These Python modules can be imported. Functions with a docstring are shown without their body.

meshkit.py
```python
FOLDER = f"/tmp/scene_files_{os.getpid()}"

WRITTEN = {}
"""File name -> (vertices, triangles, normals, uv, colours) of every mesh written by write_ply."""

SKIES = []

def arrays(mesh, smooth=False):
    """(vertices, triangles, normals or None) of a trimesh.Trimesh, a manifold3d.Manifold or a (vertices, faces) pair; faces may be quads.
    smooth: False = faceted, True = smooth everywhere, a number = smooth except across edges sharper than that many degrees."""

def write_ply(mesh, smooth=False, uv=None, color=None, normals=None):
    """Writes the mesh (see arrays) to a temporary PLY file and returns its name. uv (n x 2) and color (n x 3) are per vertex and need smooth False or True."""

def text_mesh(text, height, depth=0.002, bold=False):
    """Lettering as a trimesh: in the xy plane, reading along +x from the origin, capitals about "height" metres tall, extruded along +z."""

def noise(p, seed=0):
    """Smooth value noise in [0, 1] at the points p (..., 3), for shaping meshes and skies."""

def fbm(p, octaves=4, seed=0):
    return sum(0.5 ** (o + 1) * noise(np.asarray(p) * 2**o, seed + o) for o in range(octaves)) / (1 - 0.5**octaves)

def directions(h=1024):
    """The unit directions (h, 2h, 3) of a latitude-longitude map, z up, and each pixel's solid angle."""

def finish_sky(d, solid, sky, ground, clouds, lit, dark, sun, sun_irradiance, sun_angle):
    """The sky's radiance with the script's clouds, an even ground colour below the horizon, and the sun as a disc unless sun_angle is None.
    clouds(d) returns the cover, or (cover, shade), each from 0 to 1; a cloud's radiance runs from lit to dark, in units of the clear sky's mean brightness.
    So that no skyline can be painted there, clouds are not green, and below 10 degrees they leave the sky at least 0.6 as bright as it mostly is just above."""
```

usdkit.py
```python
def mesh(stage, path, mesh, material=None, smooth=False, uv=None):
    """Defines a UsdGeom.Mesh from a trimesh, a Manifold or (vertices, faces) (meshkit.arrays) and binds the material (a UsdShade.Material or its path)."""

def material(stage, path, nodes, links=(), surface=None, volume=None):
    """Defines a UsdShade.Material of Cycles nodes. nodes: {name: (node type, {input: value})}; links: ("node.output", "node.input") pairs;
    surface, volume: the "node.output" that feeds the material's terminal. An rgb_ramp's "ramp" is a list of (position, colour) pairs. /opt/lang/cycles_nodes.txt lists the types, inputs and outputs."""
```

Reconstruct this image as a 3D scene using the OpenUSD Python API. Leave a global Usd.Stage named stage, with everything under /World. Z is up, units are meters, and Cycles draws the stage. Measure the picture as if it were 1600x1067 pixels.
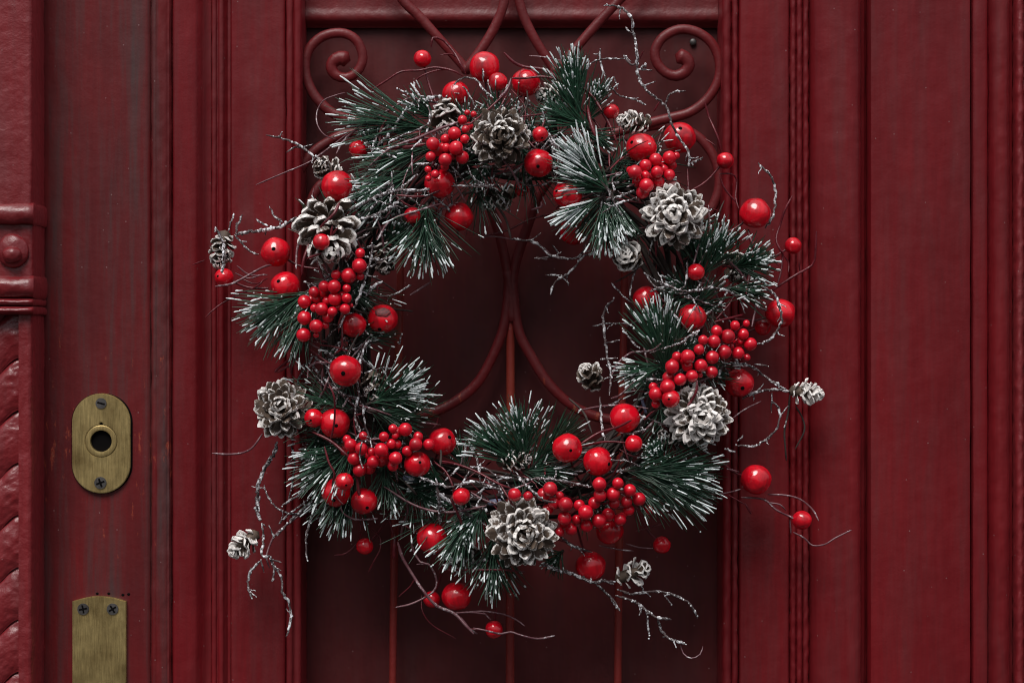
import math, random
import numpy as np
import trimesh, manifold3d, usdkit
from meshkit import noise, fbm
from scipy.spatial import cKDTree
from pxr import Usd, UsdGeom, UsdLux, UsdShade, Gf, Sdf

stage = Usd.Stage.CreateInMemory()
UsdGeom.SetStageUpAxis(stage, 'Z'); UsdGeom.SetStageMetersPerUnit(stage, 1.0)
UsdGeom.Xform.Define(stage, '/World'); UsdGeom.Scope.Define(stage, '/World/Looks')
rng = random.Random(7); nr = np.random.default_rng(7)

# ------------------------------------------------------------------ camera, sky, sun, exposure
D, S, ZC = 2.0, 0.0006, 1.5                 # camera distance to the door face, metres per photo pixel there, eye height
cam = UsdGeom.Camera.Define(stage, '/World/camera')
cam.AddTranslateOp().Set((0, -D, ZC)); cam.AddRotateXOp().Set(90)
cam.CreateFocalLengthAttr(50.0); cam.CreateHorizontalApertureAttr(1600 * S / D * 50); cam.CreateVerticalApertureAttr(1066 * S / D * 50)
cam.CreateFStopAttr(3.2); cam.CreateFocusDistanceAttr(D - 0.08); cam.CreateClippingRangeAttr((0.05, 1000))
cam.CreateExposureAttr(1.08)
SUN_EL, SUN_AZ = math.radians(54), math.atan2(-0.28, -1.0)     # rotation = atan2(x, y) of the direction towards the sun
LK = '/World/Looks/'
skym = usdkit.material(stage, LK + 'sky_air', {
    'sky': ('sky_texture', {'sky_type': 'single_scattering', 'sun_disc': False, 'sun_elevation': SUN_EL, 'sun_rotation': SUN_AZ, 'aerosol_density': 2.0}),
    'tc': ('texture_coordinate', {}), 'n': ('noise_texture', {'scale': 3.0, 'detail': 5.0}), 'sx': ('separate_xyz', {}),
    'cl': ('rgb_ramp', {'ramp': [(0.3, (0.8, 0.8, 0.82)), (0.7, (1.2, 1.2, 1.2))]}),
    'up': ('map_range', {'from_min': -1.0, 'from_max': 1.0, 'to_min': 0.0, 'to_max': 1.0}),
    'ov': ('rgb_ramp', {'ramp': [(0.0, (0.30, 0.29, 0.28)), (0.49, (0.34, 0.33, 0.32)), (0.51, (0.75, 0.76, 0.78)), (0.70, (2.6, 2.62, 2.68)), (1.0, (5.0, 5.03, 5.1))]}),
    'mm': ('mix', {'mix_type': 'multiply', 'fac': 1.0}), 'mx': ('mix', {'fac': 0.88}), 'bg': ('background_shader', {'strength': 0.085})},
    [('tc.generated', 'n.vector'), ('n.fac', 'cl.fac'), ('tc.generated', 'sx.vector'), ('sx.z', 'up.value'), ('up.result', 'ov.fac'), ('ov.color', 'mm.color1'), ('cl.color', 'mm.color2'),
     ('sky.color', 'mx.color1'), ('mm.color', 'mx.color2'), ('mx.color', 'bg.color')], surface='bg.background')   # overcast: three times as bright overhead as at the horizon
dome = UsdLux.DomeLight.Define(stage, '/World/sky')
UsdShade.MaterialBindingAPI.Apply(dome.GetPrim()).Bind(skym)
dome.GetPrim().SetCustomDataByKey('kind', 'structure'); dome.GetPrim().SetCustomDataByKey('label', 'bright overcast sky over the street, outside the picture')
sun = UsdLux.DistantLight.Define(stage, '/World/sun')
sun.CreateIntensityAttr(0.4); sun.CreateNormalizeAttr(True); sun.CreateAngleAttr(30.0); sun.CreateColorAttr((1.0, 0.97, 0.94))
sd = np.array([math.cos(SUN_EL) * math.sin(SUN_AZ), math.cos(SUN_EL) * math.cos(SUN_AZ), math.sin(SUN_EL)])
sun.AddRotateZOp().Set(-math.degrees(SUN_AZ)); sun.AddRotateXOp().Set(-(90 - math.degrees(SUN_EL)))


# ------------------------------------------------------------------ helpers
def P(px, py, y=0.0):
    k = (D + y) / D * S
    return np.array([(px - 800) * k, y, ZC + (533.5 - py) * k])
def K(y): return (D + y) / D * S

count, base_of = {}, {}
def numbered(parent, name):
    n = count.get((parent, name), 0); count[(parent, name)] = n + 1
    return f'{parent}/{name}' + (f'_{n:03d}' if n else '')
def say(prim, **kw):
    for k, v in kw.items():
        if v: prim.SetCustomDataByKey(k, v)
def thing(name, label, category, base):
    path = numbered('/World', name); x = UsdGeom.Xform.Define(stage, path)
    x.AddTranslateOp().Set(Gf.Vec3d(*map(float, base))); say(x.GetPrim(), label=label, category=category)
    base_of[path] = np.array(base, float); return path
def obj(name, mesh, material, parent, smooth=40, label=None, kind=None, prim=None):
    """one mesh (given in world metres) as a child of parent"""
    path = numbered(parent, name); b = base_of[parent]; base_of[path] = b
    v, f = (mesh.vertices, mesh.faces) if hasattr(mesh, 'vertices') else mesh
    v = np.asarray(v, float) - b; m = usdkit.mesh(stage, path, (v, np.asarray(f)), material, smooth)
    if prim is not None:
        made = np.array(m.GetPointsAttr().Get())
        if len(made) != len(v): near = cKDTree(v).query(made)[1]; prim = {k: np.asarray(a)[near] for k, a in prim.items()}
        for nm, arr in prim.items():
            UsdGeom.PrimvarsAPI(m).CreatePrimvar(nm, Sdf.ValueTypeNames.FloatArray, 'vertex').Set([float(a) for a in arr])
    say(m.GetPrim(), label=label, kind=kind); return path
def join(parts):
    vs, fs, n = [], [], 0
    for v, f in parts:
        vs.append(v); fs.append(np.asarray(f) + n); n += len(v)
    return np.vstack(vs), np.vstack(fs)
def spline(pts, step):
    p = np.asarray(pts, float)
    if len(p) == 2: p = np.array([p[0], (p[0] + p[1]) / 2, p[1]])
    q = np.vstack([2 * p[0] - p[1], p, 2 * p[-1] - p[-2]]); out = []
    for i in range(1, len(q) - 2):
        a, b, c, d = q[i - 1], q[i], q[i + 1], q[i + 2]
        n = max(2, int(np.linalg.norm(c - b) / step)); t = np.linspace(0, 1, n, endpoint=False)[:, None]
        out.append(0.5 * (2 * b + (c - a) * t + (2 * a - 5 * b + 4 * c - d) * t ** 2 + (3 * b - a - 3 * c + d) * t ** 3))
    return np.vstack(out + [p[-1:]])
def tube(p, r, sides=6, caps=True, flat=1.0):
    """a tube along the points p with the radii r; flat squeezes the section along y"""
    p = np.asarray(p, float); r = np.broadcast_to(np.asarray(r, float), len(p))
    t = np.gradient(p, axis=0); t /= np.linalg.norm(t, axis=1)[:, None] + 1e-12
    ref = np.array([0, -1.0, 0]); u = np.cross(t, ref); bad = np.linalg.norm(u, axis=1) < 0.15
    u[bad] = np.cross(t[bad], [1.0, 0, 0.1]); u /= np.linalg.norm(u, axis=1)[:, None]; w = np.cross(u, t)
    a = np.linspace(0, 2 * math.pi, sides, endpoint=False)
    v = p[:, None] + r[:, None, None] * (np.cos(a)[None, :, None] * u[:, None] + flat * np.sin(a)[None, :, None] * w[:, None])
    n = len(p); i, j = np.meshgrid(np.arange(n - 1), np.arange(sides), indexing='ij'); j2 = (j + 1) % sides
    A, B, C, E = i * sides + j, i * sides + j2, (i + 1) * sides + j2, (i + 1) * sides + j
    f = np.vstack([np.stack([A, E, C], -1).reshape(-1, 3), np.stack([A, C, B], -1).reshape(-1, 3)])
    v = v.reshape(-1, 3)
    if caps:
        m = len(v); v = np.vstack([v, p[:1] - t[:1] * r[0] * .6, p[-1:] + t[-1:] * r[-1] * .6]); k = np.arange(sides); k2 = (k + 1) % sides
        f = np.vstack([f, np.stack([np.full(sides, m), k, k2], -1), np.stack([np.full(sides, m + 1), (n - 1) * sides + k2, (n - 1) * sides + k], -1)])
    return v, f
SPH = {k: trimesh.creation.icosphere(subdivisions=k) for k in (1, 2, 3, 4)}
def ball(c, r, sub=3, squash=(1, 1, 1), wob=0.0, seed=0):
    v = SPH[sub].vertices.copy()
    if wob: v = v * (1 + wob * (noise(v * 1.7 + seed * 3.1, seed)[:, None] - .5))
    return v * r * np.array(squash) + c, SPH[sub].faces
def extrude(prof, z0, z1, dz, amp=0.0, seed=0, ps=(160, 25), back=None):
    """prof: open list of (x, y) in metres from left to right across the visible face, extruded along z, closed at the depth back; lumps of paint move the face"""
    pr = np.asarray(prof, float); n = len(pr); nz = max(2, int((z1 - z0) / dz)); z = np.linspace(z0, z1, nz)
    t = np.gradient(pr, axis=0); nrm = np.stack([t[:, 1], -t[:, 0]], 1); nrm /= np.linalg.norm(nrm, axis=1)[:, None] + 1e-12
    X = np.repeat(pr[None], nz, 0)
    if amp:
        q = np.stack([X[..., 0] * ps[0], X[..., 1] * ps[0], np.repeat(z[:, None], n, 1) * ps[1]], -1)
        X = X + nrm[None] * (amp * (fbm(q, 3, seed) - 0.5))[..., None]
    bk = max(pr[:, 1]) + 0.02 if back is None else back
    X = np.concatenate([X, np.repeat(np.array([[[pr[-1, 0], bk], [pr[0, 0], bk]]]), nz, 0)], 1); m = n + 2
    v = np.concatenate([X, np.repeat(z[:, None, None], m, 1)], 2).reshape(-1, 3)
    i, j = np.meshgrid(np.arange(nz - 1), np.arange(m), indexing='ij'); j2 = (j + 1) % m
    A, B, C, E = i * m + j, i * m + j2, (i + 1) * m + j2, (i + 1) * m + j
    f = np.vstack([np.stack([A, B, C], -1).reshape(-1, 3), np.stack([A, C, E], -1).reshape(-1, 3)])
    cap = np.array(manifold3d.triangulate([v[:m, :2]]))
    return v, np.vstack([f, cap[:, ::-1], cap + (nz - 1) * m])
def poly(pts, y0, y1, bev=0.0):
    """a plate: the outline pts (x, z) from the depth y0 (front) to y1, with a bevelled front edge"""
    cs = manifold3d.CrossSection([np.asarray(pts, float)], manifold3d.FillRule.NonZero)
    return cs, y0, y1, bev
def plate(outline, holes, y0, y1, bev):
    fr = manifold3d.FillRule.EvenOdd
    cs = manifold3d.CrossSection([np.asarray(o, float) * 1000 for o in [outline] + holes], fr)
    m = manifold3d.Manifold.extrude(cs, (y1 - y0 - bev) * 1000)
    top = cs.offset(-bev * 500, manifold3d.JoinType.Round); tp2 = cs.offset(-bev * 1000, manifold3d.JoinType.Round)
    h = (y1 - y0 - bev) * 1000
    m = m + manifold3d.Manifold.extrude(top, bev * 700).translate([0, 0, h]) + manifold3d.Manifold.extrude(tp2, bev * 1000).translate([0, 0, h])
    a = m.to_mesh(); v = np.asarray(a.vert_properties)[:, :3] / 1000
    return np.stack([v[:, 0], y1 - v[:, 2], v[:, 1]], 1), np.asarray(a.tri_verts)
def circle(cx, cz, r, n=40): 
    a = np.linspace(0, 2 * math.pi, n, endpoint=False); return np.stack([cx + r * np.cos(a), cz + r * np.sin(a)], 1)


# ------------------------------------------------------------------ materials
def mat(name, nodes, links, surface='p.BSDF'):
    return usdkit.material(stage, LK + name, nodes, links, surface=surface)
def paint(name, dark, mid, light, rough=0.34, spec=0.28, bump=1.0, lump=48, chips=0.0, streak=5.0, grey=(0.050, 0.028, 0.028), greyness=0.5):
    """old oil paint: brush strokes along z, lumps, greyed worn streaks, chips"""
    n = {'g': ('geometry', {}),
         'm1': ('mapping', {'scale': (16, 16, 4.0)}), 'n1': ('noise_texture', {'scale': 1.0, 'detail': 6.0, 'roughness': 0.6}),
         'm2': ('mapping', {'scale': (300, 300, 26)}), 'n2': ('noise_texture', {'scale': 1.0, 'detail': 4.0}),
         'n3': ('noise_texture', {'scale': lump, 'detail': 3.0, 'roughness': 0.55}),
         'n4': ('noise_texture', {'scale': 900.0, 'detail': 2.0}),
         'm5': ('mapping', {'scale': (55, 55, streak)}), 'n5': ('noise_texture', {'scale': 1.0, 'detail': 5.0, 'roughness': 0.65}),
         'r1': ('rgb_ramp', {'ramp': [(0.28, dark), (0.5, mid), (0.72, light)]}),
         'r5': ('rgb_ramp', {'ramp': [(0.47, (0, 0, 0)), (0.70, (greyness,) * 3)]}),
         'mg': ('mix', {'color2': grey}),
         'r2': ('rgb_ramp', {'ramp': [(0.3, (0.92, 0.92, 0.92)), (0.7, (1.06, 1.06, 1.06))]}), 'mm': ('mix', {'mix_type': 'multiply', 'fac': 1.0}),
         'v': ('voronoi_texture', {'scale': 75.0, 'randomness': 1.0}), 'rs': ('rgb_ramp', {'ramp': [(0.0, (0.7, 0.7, 0.7)), (0.055, (0.0, 0.0, 0.0))]}),
         'ms': ('mix', {'color2': (0.36, 0.25, 0.25)}),
         'rr': ('map_range', {'from_min': 0.3, 'from_max': 0.7, 'to_min': rough - 0.07, 'to_max': rough + 0.12}),
         'b1': ('bump', {'strength': 0.42 * bump, 'distance': 0.0016}), 'b2': ('bump', {'strength': 0.16 * bump, 'distance': 0.0006}), 'b3': ('bump', {'strength': 0.25 * bump, 'distance': 0.0003}),
         'p': ('principled_bsdf', {'specular_ior_level': spec})}
    l = [('g.position', 'm1.vector'), ('m1.vector', 'n1.vector'), ('g.position', 'm2.vector'), ('m2.vector', 'n2.vector'), ('g.position', 'n3.vector'), ('g.position', 'n4.vector'),
         ('g.position', 'm5.vector'), ('m5.vector', 'n5.vector'), ('n1.fac', 'r1.fac'), ('n5.fac', 'r5.fac'), ('r5.color', 'mg.fac'), ('r1.color', 'mg.color1'),
         ('n2.fac', 'r2.fac'), ('mg.color', 'mm.color1'), ('r2.color', 'mm.color2'), ('g.position', 'v.vector'), ('v.distance', 'rs.fac'), ('rs.color', 'ms.fac'), ('mm.color', 'ms.color1'),
         ('n5.fac', 'rr.value'), ('rr.result', 'p.roughness'),
         ('n3.fac', 'b1.height'), ('b1.normal', 'b2.normal'), ('n2.fac', 'b2.height'), ('b2.normal', 'b3.normal'), ('n4.fac', 'b3.height'), ('b3.normal', 'p.normal')]
    last = 'ms.color'
    if chips:   # orange undercoat and bare wood rubbed free, mostly along the lock
        n.update({'mc': ('mapping', {'scale': (150, 150, 38)}), 'nc': ('noise_texture', {'scale': 1.0, 'detail': 5.0, 'roughness': 0.7}),
                  'sx': ('separate_xyz', {}), 'dz': ('math', {'math_type': 'subtract', 'value2': ZC - 0.10}), 'da': ('math', {'math_type': 'absolute'}),
                  'dm': ('map_range', {'from_min': 0.0, 'from_max': 0.17, 'to_min': 0.09, 'to_max': -0.07, 'clamp': True}), 'ad': ('math', {'math_type': 'add'}),
                  'rc': ('rgb_ramp', {'ramp': [(0.66 - 0.05 * chips, (0, 0, 0)), (0.72 - 0.05 * chips, (0.8, 0.8, 0.8))]}),
                  'cc': ('rgb_ramp', {'ramp': [(0.35, (0.20, 0.022, 0.016)), (0.6, (0.24, 0.045, 0.022)), (0.75, (0.30, 0.15, 0.08))]}), 'mcx': ('mix', {})})
        l += [('g.position', 'mc.vector'), ('mc.vector', 'nc.vector'), ('g.position', 'sx.vector'), ('sx.z', 'dz.value1'), ('dz.value', 'da.value1'), ('da.value', 'dm.value'),
              ('dm.result', 'ad.value1'), ('nc.fac', 'ad.value2'), ('ad.value', 'rc.fac'), ('rc.color', 'mcx.fac'), ('n4.fac', 'cc.fac'), (last, 'mcx.color1'), ('cc.color', 'mcx.color2')]
        last = 'mcx.color'
    l.append((last, 'p.base_color'))
    return mat(name, n, l)
M = {}
M['paint'] = paint('door_paint', (0.095, 0.0058, 0.0080), (0.122, 0.0066, 0.0095), (0.148, 0.0078, 0.0108), greyness=0.22)
M['worn'] = paint('worn_paint', (0.066, 0.0075, 0.009), (0.100, 0.0078, 0.0095), (0.15, 0.0080, 0.0095), rough=0.42, chips=0.15, greyness=0.9, streak=3.0)
M['carved'] = paint('carved_paint', (0.12, 0.0095, 0.0125), (0.155, 0.0115, 0.015), (0.185, 0.014, 0.018), rough=0.33, spec=0.5, bump=1.5, lump=110, greyness=0.15)
M['panel'] = paint('shaded_panel_paint', (0.052, 0.0058, 0.0064), (0.066, 0.0062, 0.0070), (0.080, 0.0066, 0.0076), rough=0.5, bump=0.7, greyness=0.15)  # darker copy of the door red; the shade of the recess is in the colour
M['iron'] = paint('iron_paint', (0.075, 0.0075, 0.009), (0.110, 0.0095, 0.0115), (0.14, 0.012, 0.0145), rough=0.42, bump=0.9, lump=150, chips=0.45, greyness=0.2)

M['bar_iron'] = paint('bar_paint', (0.13, 0.012, 0.012), (0.19, 0.020, 0.016), (0.25, 0.045, 0.025), rough=0.42, bump=1.0, lump=150, chips=0.8, greyness=0.1)

def brass(name, a, b, rough):
    return mat(name, {'g': ('geometry', {}), 'n': ('noise_texture', {'scale': 38.0, 'detail': 7.0, 'roughness': 0.6}), 'm2': ('mapping', {'scale': (900, 900, 60)}), 'n2': ('noise_texture', {'scale': 1.0, 'detail': 4.0}),
        'r': ('rgb_ramp', {'ramp': [(0.3, a), (0.7, b)]}), 'rr': ('map_range', {'from_min': 0.3, 'from_max': 0.7, 'to_min': rough - .05, 'to_max': rough + .15}),
        'b': ('bump', {'strength': 0.25, 'distance': 0.0005}), 'p': ('principled_bsdf', {'metallic': 0.9})},
        [('g.position', 'n.vector'), ('g.position', 'm2.vector'), ('m2.vector', 'n2.vector'), ('n.fac', 'r.fac'), ('r.color', 'p.base_color'), ('n2.fac', 'rr.value'), ('rr.result', 'p.roughness'), ('n2.fac', 'b.height'), ('b.normal', 'p.normal')])
M['brass'] = brass('tarnished_brass', (0.24, 0.165, 0.065), (0.54, 0.405, 0.175), 0.38)
M['steel'] = brass('dull_steel', (0.06, 0.055, 0.055), (0.16, 0.15, 0.145), 0.45)
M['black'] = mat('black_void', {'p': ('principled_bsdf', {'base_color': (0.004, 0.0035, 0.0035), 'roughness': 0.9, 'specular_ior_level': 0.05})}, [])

def red(name, dark, light, rough, bump=0.3, coat=0.5):
    return mat(name, {'g': ('geometry', {}), 'm': ('mapping', {'scale': (70, 70, 28)}), 'n': ('noise_texture', {'scale': 1.0, 'detail': 5.0, 'roughness': 0.62, 'distortion': 0.6}),
        'n2': ('noise_texture', {'scale': 170.0, 'detail': 4.0}), 'v': ('voronoi_texture', {'scale': 150.0}), 'rv': ('rgb_ramp', {'ramp': [(0.0, (0.35, 0.3, 0.3)), (0.10, (1, 1, 1))]}),
        'r': ('rgb_ramp', {'ramp': [(0.30, dark), (0.56, light)]}), 'rr': ('map_range', {'from_min': 0.3, 'from_max': 0.7, 'to_min': rough + 0.14, 'to_max': rough - 0.08}), 'mm': ('mix', {'mix_type': 'multiply', 'fac': 0.8}),
        'b': ('bump', {'strength': bump, 'distance': 0.0011}),
        'p': ('principled_bsdf', {'roughness': rough, 'coat_weight': coat, 'coat_roughness': 0.05, 'subsurface_weight': 0.0})},
        [('g.position', 'm.vector'), ('m.vector', 'n.vector'), ('g.position', 'n2.vector'), ('g.position', 'v.vector'), ('v.distance', 'rv.fac'), ('n.fac', 'r.fac'), ('r.color', 'mm.color1'), ('rv.color', 'mm.color2'),
         ('mm.color', 'p.base_color'), ('n2.fac', 'b.height'), ('b.normal', 'p.normal'), ('n.fac', 'rr.value'), ('rr.result', 'p.roughness')])
M['bauble'] = red('red_lacquer', (0.20, 0.0015, 0.006), (0.60, 0.0035, 0.014), 0.17, 0.45, 0.45)
M['berry'] = red('berry_lacquer', (0.30, 0.002, 0.010), (0.56, 0.004, 0.017), 0.26, 0.2, 0.25)
M['blemish'] = mat('brown_blemish', {'g': ('geometry', {}), 'n': ('noise_texture', {'scale': 420.0, 'detail': 4.0}), 'r': ('rgb_ramp', {'ramp': [(0.35, (0.05, 0.004, 0.006)), (0.65, (0.20, 0.02, 0.02))]}),
    'p': ('principled_bsdf', {'roughness': 0.6})}, [('g.position', 'n.vector'), ('n.fac', 'r.fac'), ('r.color', 'p.base_color')])

def frosty(name, wood, wood2, snow, bias, scale=420.0, rough=0.7):
    """bark or scale with grains of sprayed snow where the mesh's own frost value plus noise is high"""
    return mat(name, {'g': ('geometry', {}), 'a': ('attribute', {'attribute': 'frost'}), 'n': ('noise_texture', {'scale': scale, 'detail': 3.0, 'roughness': 0.7}), 'n2': ('noise_texture', {'scale': 130.0, 'detail': 3.0}),
        'ad': ('math', {'math_type': 'add'}), 'ad2': ('math', {'math_type': 'add', 'value2': bias}), 'r': ('rgb_ramp', {'ramp': [(0.54, (0, 0, 0)), (0.72, (1, 1, 1))]}),
        'w': ('rgb_ramp', {'ramp': [(0.3, wood), (0.7, wood2)]}), 'mx': ('mix', {'color2': snow}), 'b': ('bump', {'strength': 0.7, 'distance': 0.0008}),
        'p': ('principled_bsdf', {'roughness': rough})},
        [('g.position', 'n.vector'), ('g.position', 'n2.vector'), ('a.fac', 'ad.value1'), ('n.fac', 'ad.value2'), ('ad.value', 'ad2.value1'), ('ad2.value', 'r.fac'), ('n2.fac', 'w.fac'),
         ('w.color', 'mx.color1'), ('r.color', 'mx.fac'), ('mx.color', 'p.base_color'), ('n.fac', 'b.height'), ('b.normal', 'p.normal')])
M['cone'] = frosty('cone_scale', (0.034, 0.021, 0.015), (0.118, 0.080, 0.056), (0.76, 0.72, 0.69), -0.12)
M['frost_twig'] = frosty('frosted_bark', (0.035, 0.022, 0.024), (0.085, 0.055, 0.055), (0.74, 0.74, 0.77), 0.10, 520.0)
M['grey_stem'] = frosty('pale_stem', (0.10, 0.030, 0.040), (0.17, 0.085, 0.095), (0.60, 0.55, 0.57), -0.06, 300.0, 0.4)
M['red_stem'] = frosty('red_stem_bark', (0.065, 0.006, 0.010), (0.13, 0.010, 0.017), (0.42, 0.28, 0.30), -0.22, 380.0, 0.38)
M['vine'] = frosty('vine_bark', (0.016, 0.010, 0.009), (0.045, 0.028, 0.022), (0.35, 0.33, 0.32), -0.22, 480.0, 0.8)
M['needle'] = mat('pine_needle', {'g': ('geometry', {}), 'n': ('noise_texture', {'scale': 240.0, 'detail': 2.0}), 'r': ('rgb_ramp', {'ramp': [(0.3, (0.008, 0.028, 0.016)), (0.7, (0.028, 0.085, 0.048))]}),
    'p': ('principled_bsdf', {'roughness': 0.4})}, [('g.position', 'n.vector'), ('n.fac', 'r.fac'), ('r.color', 'p.base_color')])
M['snow'] = mat('sprayed_snow', {'g': ('geometry', {}), 'n': ('noise_texture', {'scale': 700.0, 'detail': 3.0}), 'r': ('rgb_ramp', {'ramp': [(0.35, (0.34, 0.42, 0.41)), (0.6, (0.76, 0.79, 0.80))]}), 'b': ('bump', {'strength': 0.8, 'distance': 0.0008}),
    'p': ('principled_bsdf', {'roughness': 0.7})}, [('g.position', 'n.vector'), ('n.fac', 'r.fac'), ('r.color', 'p.base_color'), ('n.fac', 'b.height'), ('b.normal', 'p.normal')])
M['tie'] = mat('blue_grey_plastic', {'p': ('principled_bsdf', {'base_color': (0.15, 0.16, 0.25), 'roughness': 0.5})}, [])

# ------------------------------------------------------------------ the door: profile in photo pixels across, millimetres deep (minus is towards the street)
ZT, ZB = ZC + 0.40, ZC - 0.40
def X(px, y=0.0): return (px - 800) * K(y)
def prof(*pts):
    """(px, mm) corners with small chamfers; ('bead', px0, px1, mm_base, mm_high) inserts a half round"""
    out = []
    for p in pts:
        if p[0] == 'bead':
            _, a, b, y, h = p; t = np.linspace(0, math.pi, 9)
            out += [((a + b) / 2 - (b - a) / 2 * math.cos(k), y - h * math.sin(k)) for k in t]
        else: out.append(p)
    q = []
    for i, (x, y) in enumerate(out):                 # subdivide long runs so that the lumps can move them
        if q:
            d = max(abs(x - q[-1][0]) / 7, abs(y - q[-1][1]) / 4); n = max(1, int(d)); x0, y0 = q[-1]
            q += [(x0 + (x - x0) * k / n, y0 + (y - y0) * k / n) for k in range(1, n)]
        q.append((x, y))
    return [(X(x), y / 1000) for x, y in q]
door = thing('door', 'old dark red painted wooden door with iron scroll grille and brass lock plate, behind the wreath', 'door', (0, 0.03, ZB))
def strip(name, pts, mat_, parent=door, amp=0.0012, ps=(120, 30), seed=0, back=0.053, dz=0.003, label=None):
    return obj(name, extrude(prof(*pts), ZB, ZT, dz, amp, seed, ps, back), M[mat_], parent, 35, label)
strip('lock_stile', [(58, 2), (70, 1), (150, 0), (228, 0.2), (232, .8), (234.6, 2.4)], 'worn', amp=0.0011, seed=1, ps=(60, 14))
strip('moulding', [(235.2, 2.4), (237.5, -1.5), (240, -3.2), ('bead', 244, 262, -3.2, 1.4), (265, -3), (267, -1), (268.6, 1.2)], 'worn', seed=2, ps=(150, 60), amp=0.0018)
strip('moulding', [(269.0, 1.2), (271, -1), (274, -2.5), (290, -3), (304, -2.5), (309, -0.5), (314, 5), (319, 9), (325, 10.5), (327, 10.5)], 'paint', seed=3)
strip('moulding', [(327.5, 11), ('bead', 328, 337, 9.5, 2.4), ('bead', 338.5, 348, 9.5, 2.4), (350, 11), (353, 13.5), (357, 13.5)], 'paint', seed=4, ps=(180, 70), amp=0.0010)
strip('inner_stile', [(357.5, 13), (358.5, 8), (361, 6.5), (400, 6), (440, 6.2), (444, 8), (445, 11)], 'paint', seed=5, amp=0.0014)
strip('moulding', [(445.5, 11), ('bead', 446, 456, 8.5, 2.2), (457, 9.5), ('bead', 458, 469, 9, 2.4), (470, 12), (470.5, 30), (470.6, 52)], 'paint', seed=6, ps=(180, 60))
strip('moulding', [(1128.9, 52), (1129, 30), (1129.5, 12), ('bead', 1130, 1143, 9, 5.0), (1144.5, 10.5), ('bead', 1145, 1154, 8.5, 3), (1155, 11)], 'paint', seed=7, ps=(170, 95), amp=0.0022)
strip('inner_stile', [(1155.5, 11), (1157, 7.5), (1160, 6.2), (1195, 6), (1231, 6.5), (1234, 8), (1235, 10)], 'paint', seed=8, amp=0.0014)
strip('moulding', [(1235.5, 10), ('bead', 1237, 1245, 8.5, 2.2), (1246, 9.6), ('bead', 1246.5, 1255, 8, 2.2), (1256, 9.2), ('bead', 1256.5, 1265, 7.5, 2.2), (1266, 8.5)], 'paint', seed=9, ps=(200, 130), amp=0.0026)
strip('moulding', [(1266.5, 9), (1270, 2), (1278, -3), (1290, -5.5), (1305, -6.2), (1318, -6), (1324, -7.5), (1330, -8), (1337, -7.2), (1342, -4.5), (1345, 1), (1347, 9), (1349, 15), (1354, 16), (1356, 12)], 'paint', seed=10, ps=(110, 40), amp=0.0018)

jamb = thing('door_jamb', 'dark red fixed jamb right of the door with a broad flat board and rounded mouldings at its right edge', 'door frame', (X(1480), 0.03, ZB))
strip('board', [(1356.5, 16), (1359, 6), (1362, 3), (1430, 2), (1512, 2.5), (1517, 3.5), (1518, 7)], 'paint', jamb, seed=11, amp=0.0014)
strip('moulding', [(1519.5, 7), (1521, 1), (1524, -0.5), (1538, -1), (1543, 0.5), (1544, 3)], 'paint', jamb, seed=12)
strip('moulding', [(1544.5, 3), ('bead', 1545, 1577, 1, 12), (1578, 4), (1583, 5)], 'paint', jamb, seed=13, amp=0.0018, ps=(140, 60))
strip('moulding', [(1583.5, 5), ('bead', 1584, 1599, 1, 8), ('bead', 1600, 1640, 1, 10), (1700, 2)], 'carved', jamb, seed=14, amp=0.003, ps=(220, 120))

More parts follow.
